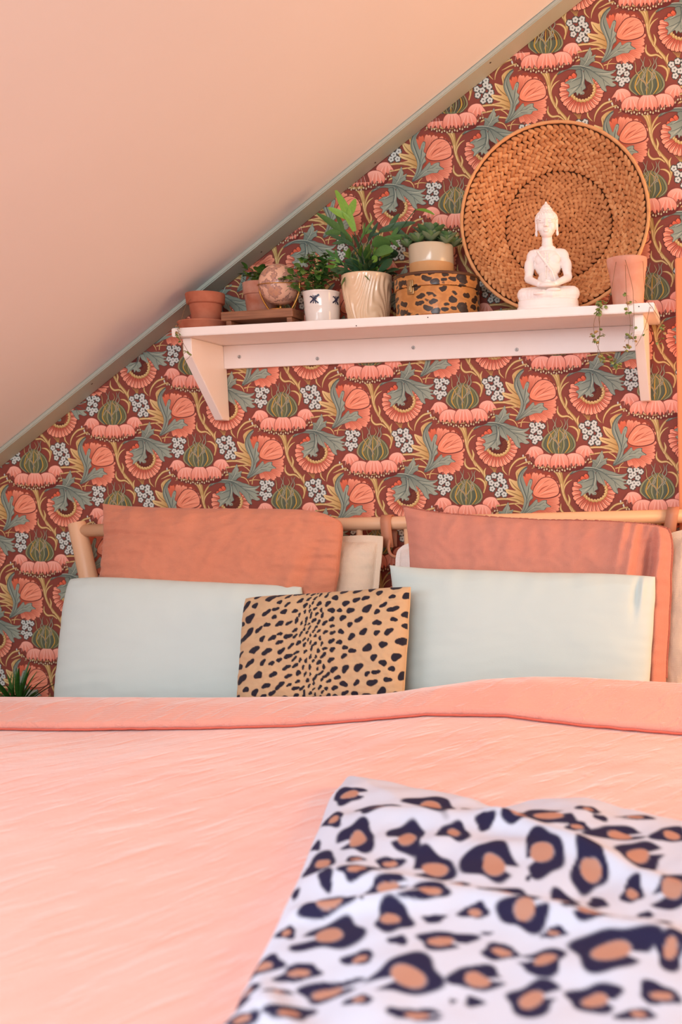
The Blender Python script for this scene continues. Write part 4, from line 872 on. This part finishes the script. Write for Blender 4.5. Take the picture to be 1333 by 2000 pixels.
for p, c in ((.12, (56, 42, 36)), (.41, (48, 36, 30)), (.455, (140, 92, 50)), (.78, (178, 118, 62))):
    k = e.new(p); k.color = (*lin(c), 1)
nt.links.new(vo.outputs['Distance'], cr.inputs[0]); nt.links.new(cr.outputs[0], b.inputs['Base Color'])
rim_m = mat('dark_brown_rim', (84, 52, 32), .45)
hb = thing('hat_box', 'round leopard patterned lidded box with brass latch on the shelf', 'box', hc)
V, F = lathe([(0.1015, 0), (0.1039, .002), (0.1039, .066), (0.1029, .068)], 72, hc); mob('body', V, F, lep, hb).data.set_sharp_from_angle(angle=.8)
V, F = lathe([(0.1048, .0692), (0.1057, .070), (0.1057, .098), (0.1043, .100), (0.1025, .1008)], 72, hc); lid = mob('lid', V, F, lep, hb); lid.data.set_sharp_from_angle(angle=.8)
V, F = lathe([(0.1058, .0955), (0.1073, .0965), (0.1073, .1012), (0.1053, .1025), (0.1015, .1015)], 72, hc, cap0=False, cap1=False); mob('lid_rim', V, F, rim_m, lid)
la = -PI / 2 - .36
def onbox(u, d, z): rr = 0.1058 + d; a = la + u / 0.1058; return (hc[0] + rr * math.cos(a), hc[1] + rr * math.sin(a), hc[2] + z)
bm = bmesh.new()
for (u0, u1, z0, z1, d0, d1) in ((-.0095, .0095, .050, .066, -.002, .003), (-.0085, .0085, .068, .084, 0, .0035), (-.006, .006, .053, .080, .003, .007), (-.0035, .0035, .057, .070, .007, .009)):
    g = box(bm, (u0, d0, z0), (u1, d1, z1), .0012)
    for v in g: v.co = Vector(onbox(v.co.x, v.co.y, v.co.z))
bmob('latch', bm, mat('dark_brass', (168, 140, 100), .4, metal=.8), hb)

# ------------------------------------------------------------------ two-tone pot with succulents on the box
tz = hz_ + .1027; tcn = (.4625, -.10, tz)
tp = thing('potted_succulent', 'grey and sand two tone stoneware pot with green succulents on the leopard box', 'plant', tcn)
V, F = lathe([(.0535, 0), (.0552, .001), (.0552, .0365)], 56, tcn, cap1=False); mob('lower_band', V, F, M['stone_low'], tp)
V, F = lathe([(.0552, .0365), (.0556, .038), (.0556, .080), (.0545, .0825), (.052, .0825), (.051, .074), (.04, .073)], 56, tcn, cap0=False); mob('upper_band', V, F, M['stone_top'], tp)
sm = [leaf_mesh('succulent_leaf', M['leaf_succ'], w=.26, droop=-.25, fold=.5), leaf_mesh('succulent_leaf', M['leaf_succ2'], w=.28, droop=-.25, fold=.5)]
for rx_, ry_, rz_, R_ in ((0, 0, .100, .050), (-.040, -.012, .086, .036), (.042, -.008, .085, .037), (.012, -.038, .085, .034), (-.02, -.04, .083, .031), (.0, .036, .088, .036), (.03, .03, .088, .034), (-.05, .014, .080, .03), (.055, .012, .079, .031), (-.052, -.03, .078, .024), (.05, -.034, .078, .025)):
    n = 31
    for k in range(n):
        a = k * 2.39996; f = k / n; el = 1.25 - 1.15 * f ** .6; rr = 1.12 * R_ * (.25 + .75 * f ** .5)
        p0 = Vector((tcn[0] + rx_, tcn[1] + ry_, tz + rz_ + .003 * (1 - f)))
        share('leaf', sm[(k + (rx_ > 0)) % 2], orient(p0, (math.cos(a) * math.cos(el), math.sin(a) * math.cos(el), math.sin(el)), rr * .95, 0), tp) if (k >= 4) else None
V, F = lathe([(.051, .0745), (.03, .086), (.001, .088)], 24, tcn, cap0=False); mob('soil', V, F, M['soil'], tp)

# ------------------------------------------------------------------ big woven basket leaning against the wall
RB = Vector((.769, -.104, sz(.78) + .005)); RT = Vector((.777, -.074, 1.938))
ctr = (RB + RT) / 2; R0 = (RT - RB).length / 2
up = (RT - RB).normalized(); side = Vector((1, 0, 0)); side = (side - up * side.dot(up)).normalized(); axis = side.cross(up).normalized()
if axis.y > 0: axis = -axis
DEP = .072
def bpt(r_, h_, t_): return ctr + side * (r_ * math.cos(t_)) + up * (r_ * math.sin(t_)) + axis * h_
bk = thing('woven_basket', 'large round braided straw basket leaning on the wallpaper behind the seated statue', 'basket', RB)
wm = []
for i, (c1, c2) in enumerate((((212, 150, 98), (196, 130, 82)), ((200, 136, 86), (180, 116, 72)), ((222, 164, 112), (208, 146, 96)))):
    wm.append(mat('water_hyacinth_fibre', c1, .7, c2, 40.0, .7, bump=.25, bscale=300, spec=.3))
strand = []
for m in wm:
    V = []; F = []; n = 6; sg = 6
    for i in range(n + 1):
        t = i / n; w = (math.sin(PI * (t * .9 + .05)) ** .6)
        for k in range(sg):
            a = 2 * PI * k / sg; V.append((t - .5, .285 * w * math.cos(a), .25 * w * math.sin(a)))
    for i in range(n):
        for k in range(sg): F.append([i * sg + k, i * sg + (k + 1) % sg, (i + 1) * sg + (k + 1) % sg, (i + 1) * sg + k])
    F.append(list(range(sg))[::-1]); F.append([n * sg + k for k in range(sg)])
    me = bpy.data.meshes.new('braid_strand'); me.from_pydata(V, [], F); me.polygons.foreach_set('use_smooth', [True] * len(F)); me.materials.append(m); strand.append(me)
# shell behind the strands
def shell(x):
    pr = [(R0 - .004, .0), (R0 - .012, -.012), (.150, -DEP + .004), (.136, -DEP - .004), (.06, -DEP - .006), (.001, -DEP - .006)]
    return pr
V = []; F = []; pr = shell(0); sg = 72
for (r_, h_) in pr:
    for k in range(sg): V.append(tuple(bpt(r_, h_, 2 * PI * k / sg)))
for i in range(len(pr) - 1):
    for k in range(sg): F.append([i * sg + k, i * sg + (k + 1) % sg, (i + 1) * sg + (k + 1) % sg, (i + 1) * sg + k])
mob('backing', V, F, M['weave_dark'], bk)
rimp = [tuple(bpt(R0 - .002, .001, a)) for a in np.linspace(0, 2 * PI, 120)]
V, F = tube(rimp, [.0044 + .0006 * math.sin(k * 2.4) for k in range(120)], 8); mob('rim', V, F, wm[2], bk)
SL_ = []; r = random.Random(8)
rows = []
for q_ in range(6):
    f = (q_ + .5) / 6; rows.append((R0 - .008 - f * (R0 - .148), -.003 - f * (DEP - .004), Vector((-(R0 - .148), -(DEP - .002))).normalized(), (R0 - .15) / 6 * 1.12))
for q_ in range(8):
    f = (q_ + .5) / 8; rows.append((.127 * (1 - f) + .006, -DEP, Vector((-1, 0)), .0168))
for ri, (rr, hh, sd, w) in enumerate(rows):
    n = max(5, int(2 * PI * rr / .0150)); ph = r.random()
    for k in range(n):
        t0 = (k + ph) / n * 2 * PI
        for s in (-1, 1):
            t = t0 + (.5 / n * 2 * PI if s > 0 else 0) + r.uniform(-.04, .04) / n * 2 * PI
            r2 = rr + s * sd.x * w * .24; h2 = hh + s * sd.y * w * .24
            T_ = side * (-math.sin(t)) + up * math.cos(t); S_v = (side * math.cos(t) + up * math.sin(t)) * sd.x + axis * sd.y
            N_ = T_.cross(S_v).normalized()
            if N_.dot(axis) < 0: N_ = -N_
            a = math.radians(37) * s + r.uniform(-.07, .07)
            X_ = T_ * math.cos(a) + S_v * math.sin(a); X_ = (X_ + N_ * r.uniform(-.08, .12)).normalized(); Y_ = N_.cross(X_).normalized(); Z_ = X_.cross(Y_)
            L_ = r.uniform(.0190, .0225); B_ = r.uniform(.85, 1.12)
            Mx = Matrix((X_ * L_, Y_ * L_ * B_, Z_ * L_)).transposed().to_4x4(); Mx.translation = bpt(r2, h2, t) + N_ * (.003 + r.uniform(-.0010, .0014))
            SL_.append((Mx, r.choice((0, 0, 1, 2)) if ri < 6 else r.choice((0, 1, 1))))
for Mx, mi in SL_[:300]: share('braid_strand', strand[mi], Mx, bk)
base = np.array([tuple(v.co) for v in strand[0].vertices]); fl = [list(p.vertices) for p in strand[0].polygons]; parts = []; mis = []
for Mx, m2 in SL_[300:]:
    A_ = np.array(Mx); parts.append((base @ A_[:3, :3].T + A_[:3, 3], fl)); mis += [m2] * len(fl)
V, F = join(parts); o = mob('braid_weave', V, F, wm[0], bk); o['kind'] = 'stuff'
for m in wm[1:]: o.data.materials.append(m)
o.data.polygons.foreach_set('material_index', mis); o.data.update()

# ------------------------------------------------------------------ seated statue
BC = Vector((.7660, -.158, sz(.76))); U_ = .000512
def bp(x, y, z): return Vector((x * U_, y * U_, (z + 9) * U_))
bm = bmesh.new(); SB = [[], [], 0]
def ell(c, rx, ry, rz, rot=None, seg=20):
    nv = max(6, seg // 2); th = np.linspace(0, PI, nv + 1); b = SB[2]
    for i in range(1, nv):
        for k in range(seg):
            a = 2 * PI * k / seg; SB[0].append(bp(c[0] + rx * math.sin(th[i]) * math.cos(a), c[1] + ry * math.sin(th[i]) * math.sin(a), c[2] + rz * math.cos(th[i])))
    SB[0].append(bp(c[0], c[1], c[2] + rz)); SB[0].append(bp(c[0], c[1], c[2] - rz)); n_ = (nv - 1) * seg
    for i in range(nv - 2):
        for k in range(seg): SB[1].append([b + i * seg + k, b + (i + 1) * seg + k, b + (i + 1) * seg + (k + 1) % seg, b + i * seg + (k + 1) % seg])
    for k in range(seg):
        SB[1].append([b + n_, b + k, b + (k + 1) % seg]); SB[1].append([b + n_ + 1, b + (nv - 2) * seg + (k + 1) % seg, b + (nv - 2) * seg + k])
    SB[2] += n_ + 2
def cap(a, b, ra, rb, n=7):
    a = Vector(a); b = Vector(b)
    for i in range(n):
        t = i / (n - 1); c = a.lerp(b, t); r0 = ra + (rb - ra) * t; ell(c, r0, r0, r0, None, 14)
def slab(cx, cy, z0, z1, rx, ry, r0):
    n = 48; rings = []
    for (zz, k) in ((z0, 1 - .02), (z0 + 4, 1.0), (z1 - 6, 1.0), (z1, .96)):
        rg_ = []
        for i in range(n):
            t = 2 * PI * i / n; cs, sn = math.cos(t), math.sin(t); p = 2 / 3.2
            rg_.append(bm.verts.new(bp(cx + rx * k * math.copysign(abs(cs) ** p, cs), cy + ry * k * math.copysign(abs(sn) ** p, sn), zz)))
        rings.append(rg_)
    for a_, b_2 in zip(rings, rings[1:]):
        for i in range(n): bm.faces.new([a_[i], a_[(i + 1) % n], b_2[(i + 1) % n], b_2[i]])
    bm.faces.new(rings[0][::-1]); bm.faces.new(rings[-1])
slab(-3, 4, -8.5, 12, 147, 92, 10); slab(-3, 2, 8, 40, 141, 88, 10)
# crossed legs
for s in (-1, 1):
    cap((s * 44, 26, 72), (s * 112, -22, 66), 42, 35); cap((s * 112, -22, 64), (s * 20, -70, 56 if s > 0 else 60), 34, 22)
    ell((s * 108, -20, 66), 38, 40, 31)
ell((0, -62, 58), 70, 30, 22); ell((28, -82, 76), 34, 14, 9); ell((-36, -84, 62), 32, 14, 9)
ell((0, 20, 70), 92, 52, 38)
# trunk
cap((0, 18, 90), (0, 16, 150), 50, 47); ell((0, 16, 130), 55, 40, 52); ell((0, 14, 205), 64, 43, 58); ell((0, 14, 240), 70, 40, 40)
ell((-28, -10, 228), 32, 17, 28); ell((28, -10, 228), 32, 17, 28)
cap((-58, 16, 256), (58, 16, 256), 27, 27, 11); cap((-18, 16, 272), (18, 16, 272), 26, 26, 5)
for s in (-1, 1):
    ell((s * 70, 16, 250), 27, 27, 30)
    cap((s * 76, 14, 248), (s * 93, 4, 150), 24, 20, 11); ell((s * 88, 8, 196), 24, 24, 44); ell((s * 93, 2, 148), 20, 20, 20)
    cap((s * 92, -2, 142), (s * 40, -62, 108), 19, 14, 11); cap((s * 40, -62, 108), (s * 16, -72, 102), 13, 11, 5)
ell((0, -72, 104), 38, 22, 9); ell((0, -76, 97), 40, 22, 9)
for s in (-1, 1):
    for k in range(4): cap((s * (22 - 2 * k), -62 - 8 * k, 106 - 2 * k), (s * (-18 + 3 * k), -66 - 8 * k, 105 - 2.5 * k), 6.2, 4.6, 7)
    cap((s * 22, -64, 110), (s * 4, -74, 120), 6, 4.8, 6)
# robe edge and folds
cap((-44, -24, 262), (20, -40, 170), 6, 6, 16); cap((20, -40, 170), (40, -34, 110), 6, 5, 10)
cap((-10, -28, 258), (-8, -38, 140), 5, 4, 14); cap((6, -28, 250), (6, -38, 150), 4, 3, 12)
# neck and head
cap((0, 16, 276), (0, 10, 330), 27, 25, 8); ell((0, 12, 292), 30, 27, 7); ell((0, 12, 303), 28, 26, 5)
ell((0, 6, 392), 45, 48, 60); ell((0, -8, 356), 33, 36, 30); ell((0, -26, 342), 14, 13, 11)
ell((-23, -20, 376), 20, 20, 24); ell((23, -20, 376), 20, 20, 24)
ell((0, 12, 412), 51, 53, 46); ell((0, 14, 452), 30, 32, 26); ell((0, 14, 472), 16, 17, 18); cap((0, 14, 478), (0, 14, 495), 11, 4.5, 7)
for s in (-1, 1):
    ell((s * 48, 12, 384), 6.5, 12, 30); ell((s * 49, 10, 352), 7, 8, 14); ell((s * 48, 8, 405), 7, 13, 14)
    ell((s * 19, -40, 393), 12.5, 6, 5.2); ell((s * 19, -37, 404), 16, 6, 3.6); cap((s * 5, -43, 402), (s * 31, -30, 409), 3.2, 2.6, 8)
cap((0, -42, 404), (0, -55, 376), 5.2, 7.6, 7); ell((-6.5, -48, 373), 6, 6, 5); ell((6.5, -48, 373), 6, 6, 5)
ell((0, -46, 356), 13.5, 6, 3.6); ell((0, -44.5, 350), 11, 6, 3.8)
# snail curls of hair
for ring in range(7):
    ph = ring / 7 * PI * .5; rz = 414 + 44 * math.sin(ph); rx = 52 * math.cos(ph); n = max(6, int(26 * math.cos(ph)))
    for k in range(n):
        t = 2 * PI * (k + .5 * (ring % 2)) / n; y = 12 + 54 * math.cos(ph) * math.sin(t)
        if y < -30 and rz < 424: continue
        ell((rx * .965 * math.cos(t), 12 + (y - 12) * .965, rz - 1), 6.0, 6.0, 5.4, None, 8)
for ring in range(4):
    z0 = 452 + ring * 8; rr = (29, 26, 21, 15)[ring]; n = (16, 14, 12, 9)[ring]
    for k in range(n):
        t = 2 * PI * (k + .5 * (ring % 2)) / n; ell((rr * math.cos(t), 14 + rr * math.sin(t), z0), 5.2, 5.2, 4.8, None, 8)
bm.verts.index_update(); b0 = len(SB[0])
SB[0] += [v.co.copy() for v in bm.verts]; SB[1] += [[v.index + b0 for v in f.verts] for f in bm.faces]; bm.free()
me = bpy.data.meshes.new('tmp'); me.from_pydata([tuple(v) for v in SB[0]], [], SB[1])
tmp = bpy.data.objects.new('tmp', me); COL.objects.link(tmp)
md = tmp.modifiers.new('r', 'REMESH'); md.mode = 'VOXEL'; md.voxel_size = .00105; md.use_smooth_shade = True
ms = tmp.modifiers.new('s', 'SMOOTH'); ms.factor = .5; ms.iterations = 2
dg = bpy.context.evaluated_depsgraph_get(); me2 = bpy.data.meshes.new_from_object(tmp.evaluated_get(dg))
bpy.data.objects.remove(tmp); me2.name = 'statue'
me2.materials.clear(); me2.materials.append(M['plaster_white']); me2.polygons.foreach_set('use_smooth', [True] * len(me2.polygons))
st = link(bpy.data.objects.new('statue', me2), None, BC)
st.rotation_euler = (0, 0, math.radians(6))
tag(st, 'white plaster statue of a seated meditating figure on the shelf before the basket', 'statue')

# ------------------------------------------------------------------ limed terracotta pot with heart vine, right end
rz0 = sz(.95); rc = (.9545, -.148, rz0)
rp = thing('potted_vine', 'pale limed terracotta pot with trailing heart leaf vine at right end of shelf', 'plant', rc)
V, F = lathe([(.034, 0), (.0355, .002), (.0435, .084), (.0448, .0855), (.0458, .094), (.0470, .096), (.0480, .110), (.0478, .114), (.0455, .1148), (.0435, .112), (.042, .09), (.035, .088)], 64, rc,
             rfun=lambda r0, z, t: r0 + (.0008 * math.sin(t * 34) if .084 < z < .098 else 0) + (.0008 * math.sin(t * 3 + z * 30)))
mob('pot', V, F, M['pale_terracotta'], rp)
V, F = lathe([(.0432, .100), (.02, .104), (.001, .105)], 24, rc, cap0=False); mob('soil', V, F, M['soil'], rp)
def heart_mesh(m):
    pts = [(0, 0), (.15, .32), (.45, .48), (.75, .40), (1.0, .0), (.75, -.40), (.45, -.48), (.15, -.32)]
    V = [(x, y, .10 * abs(y) - .12 * x * x + .012) for x, y in pts] + [(x, y, .10 * abs(y) - .12 * x * x - .012) for x, y in pts] + [(.48, 0, -.04), (.48, 0, -.064)]; F = []
    for i in range(8):
        k = (i + 1) % 8; F += [[i, k, 16], [k + 8, i + 8, 17], [i, i + 8, k + 8, k]]
    me = bpy.data.meshes.new('heart_leaf'); me.from_pydata(V, [], F); me.polygons.foreach_set('use_smooth', [True] * len(F)); me.materials.append(m); return me
hm = [heart_mesh(M['leaf_heart']), heart_mesh(M['leaf_heart_dry']), heart_mesh(M['leaf_bush'])]
r = random.Random(31); vst = []
def vine(pts, leaves, parent, store, size=.0085, green=.5):
    P = crom(pts, 8); store.append(tube([tuple(p) for p in P], .00055, 5))
    n = len(P)
    for (t, cnt) in leaves:
        p = Vector(P[min(n - 1, int(t * (n - 1)))])
        for c in range(cnt):
            a = r.uniform(0, 2 * PI); q = p + Vector((r.uniform(-.006, .006), r.uniform(-.0045, .0), r.uniform(-.006, .006)))
            share('leaf', hm[0 if r.random() < green else (1 if r.random() < .7 else 2)], orient(q, (math.cos(a), -.5, math.sin(a) - .3), size * r.uniform(.8, 1.25), r.uniform(-.8, .8)), parent)
T0 = tuple((0.9542, -0.1900, 1.5604))
vine([tuple((0.9480, -0.1400, 1.5626)), T0, tuple((0.9566, -0.2100, 1.4922)), tuple((0.9588, -0.2160, 1.4655)), tuple((0.9650, -0.2200, 1.4202)), tuple((0.9605, -0.2200, 1.3855)), tuple((0.9587, -0.2200, 1.3622))], [(.36, 3), (.52, 1), (.60, 3), (.82, 6), (.85, 3), (.98, 7), (1.0, 4)], rp, vst)
vine([tuple((0.9502, -0.1500, 1.5628)), tuple((0.9549, -0.1950, 1.5676)), tuple((0.9709, -0.2080, 1.5034)), tuple((0.9730, -0.2160, 1.4646)), tuple((0.9741, -0.2200, 1.4081)), tuple((0.9697, -0.2200, 1.3756))], [(.62, 2), (.80, 3), (.93, 4)], rp, vst, green=.6)
vine([tuple((0.9913, -0.1500, 1.5601)), tuple((0.9954, -0.1850, 1.5599)), tuple((1.0012, -0.2100, 1.4802)), tuple((1.0174, -0.2170, 1.4502)), tuple((1.0349, -0.2100, 1.4177)), tuple((1.0353, -0.2100, 1.3885)), tuple((1.0254, -0.2100, 1.3716))], [(.60, 0), (.72, 3), (.80, 3), (.92, 2), (1.0, 5)], rp, vst, green=.75)
vine([tuple((1.0099, -0.2100, 1.4541)), tuple((0.9998, -0.2150, 1.4131)), tuple((0.9874, -0.2170, 1.3844)), tuple((0.9765, -0.2200, 1.3659))], [(.05, 1), (.5, 1), (.55, 1)], rp, vst)
vine([tuple((0.9295, -0.1500, 1.5618)), tuple((0.9328, -0.1900, 1.5654)), tuple((0.9235, -0.2080, 1.5063)), tuple((0.9132, -0.2100, 1.4715)), tuple((0.8971, -0.2170, 1.4667)), tuple((0.8922, -0.2200, 1.4478)), tuple((0.8932, -0.2200, 1.4009)), tuple((0.8870, -0.2200, 1.3543))], [(.52, 5), (.58, 6), (.64, 7), (.68, 6), (.72, 5)], rp, vst, green=.75)
vine([tuple((0.8973, -0.2200, 1.4592)), tuple((0.8824, -0.2220, 1.4305)), tuple((0.8800, -0.2200, 1.4016)), tuple((0.8852, -0.2200, 1.3755)), tuple((0.8941, -0.2200, 1.3539)), tuple((0.8996, -0.2100, 1.3359))], [(.40, 4), (.52, 5), (.62, 4), (1.0, 3)], rp, vst, green=.7)
vine([tuple((0.8948, -0.2200, 1.4546)), tuple((0.8935, -0.2200, 1.4126)), tuple((0.8943, -0.2200, 1.3985))], [(.95, 4), (1.0, 3)], rp, vst, green=.8)
vine([tuple((0.8870, -0.2200, 1.3543)), tuple((0.8985, -0.2000, 1.3418)), tuple((0.9192, -0.1700, 1.3404)), tuple((0.9275, -0.1600, 1.3278))], [(.2, 3), (.4, 5), (.6, 6), (.75, 6), (.9, 6), (1.0, 6)], rp, vst, green=.55)
V, F = join(vst); mob('vine_stems', V, F, M['stem'], rp)
vst2 = []
vine([tuple((-0.1626, -0.1495, 1.5529)), tuple((-0.1664, -0.1700, 1.5305)), tuple((-0.1568, -0.2160, 1.4823)), tuple((-0.1643, -0.2160, 1.4714)), tuple((-0.1564, -0.2160, 1.4445)), tuple((-0.1416, -0.2160, 1.4160)), tuple((-0.1342, -0.2160, 1.4030)), tuple((-0.1459, -0.2160, 1.3923))], [(.38, 1), (.44, 3), (.50, 5), (.56, 5), (.60, 4)], pt, vst2, .0065, .1)
vine([tuple((-0.1416, -0.2160, 1.4160)), tuple((-0.1366, -0.2160, 1.4082))], [(.5, 3), (1, 3)], pt, vst2, .007, 1.0)
V, F = join(vst2); mob('vine_stems', V, F, M['stem'], pt)

# ------------------------------------------------------------------ orange board at the right edge
bm = bmesh.new(); prism(bm, [(1.0525, .30), (1.0618, 1.600), (1.30, 1.600), (1.30, .30)], -.0295, -.0045, 'y', .003)
ob = bmob('wooden_board', bm, M['orange_wood'], None, False); tag(ob, 'upright orange wooden board against the wallpaper at the right edge of the photo', 'board')

# ------------------------------------------------------------------ spiky plant beside the bed, left
sp = thing('potted_plant', 'dark green spiky plant on the floor left of the bed behind the duvet', 'plant', (-.78, -.22, 0))
V, F = lathe([(.09, 0), (.10, .01), (.125, .26), (.128, .262), (.128, .29), (.12, .29), (.118, .26), (.11, .255)], 40, (-.78, -.22, 0)); mob('pot', V, F, M['terracotta'], sp)
sl = [leaf_mesh('spiky_leaf', M['leaf_spike'], w=.035, n=8, droop=.22, fold=.5), leaf_mesh('spiky_leaf', M['leaf_mid'], w=.03, n=8, droop=.3, fold=.5)]
r = random.Random(6)
Vt, Ft = tube([(-.78, -.22, .25), (-.745, -.22, .40), (-.685, -.217, .505)], [.014, .012, .010], 10); mob('stem', Vt, Ft, M['stem'], sp)
for k in range(230):
    a = r.uniform(0, 2 * PI); el = r.uniform(-.15, 1.35); t = r.random()
    p = Vector((-.74 + .065 * t, -.22 + .005 * t, .385 + .125 * t)); d = Vector((math.cos(a) * math.cos(el), math.sin(a) * math.cos(el), math.sin(el)))
    if d.y > .3: d.y *= -.5
    share('leaf', sl[k % 5 == 0], orient(p, d, min(r.uniform(.09, .155), (.18 / abs(d.y)) if d.y > 0 else 9), r.uniform(-.4, .4)), sp)
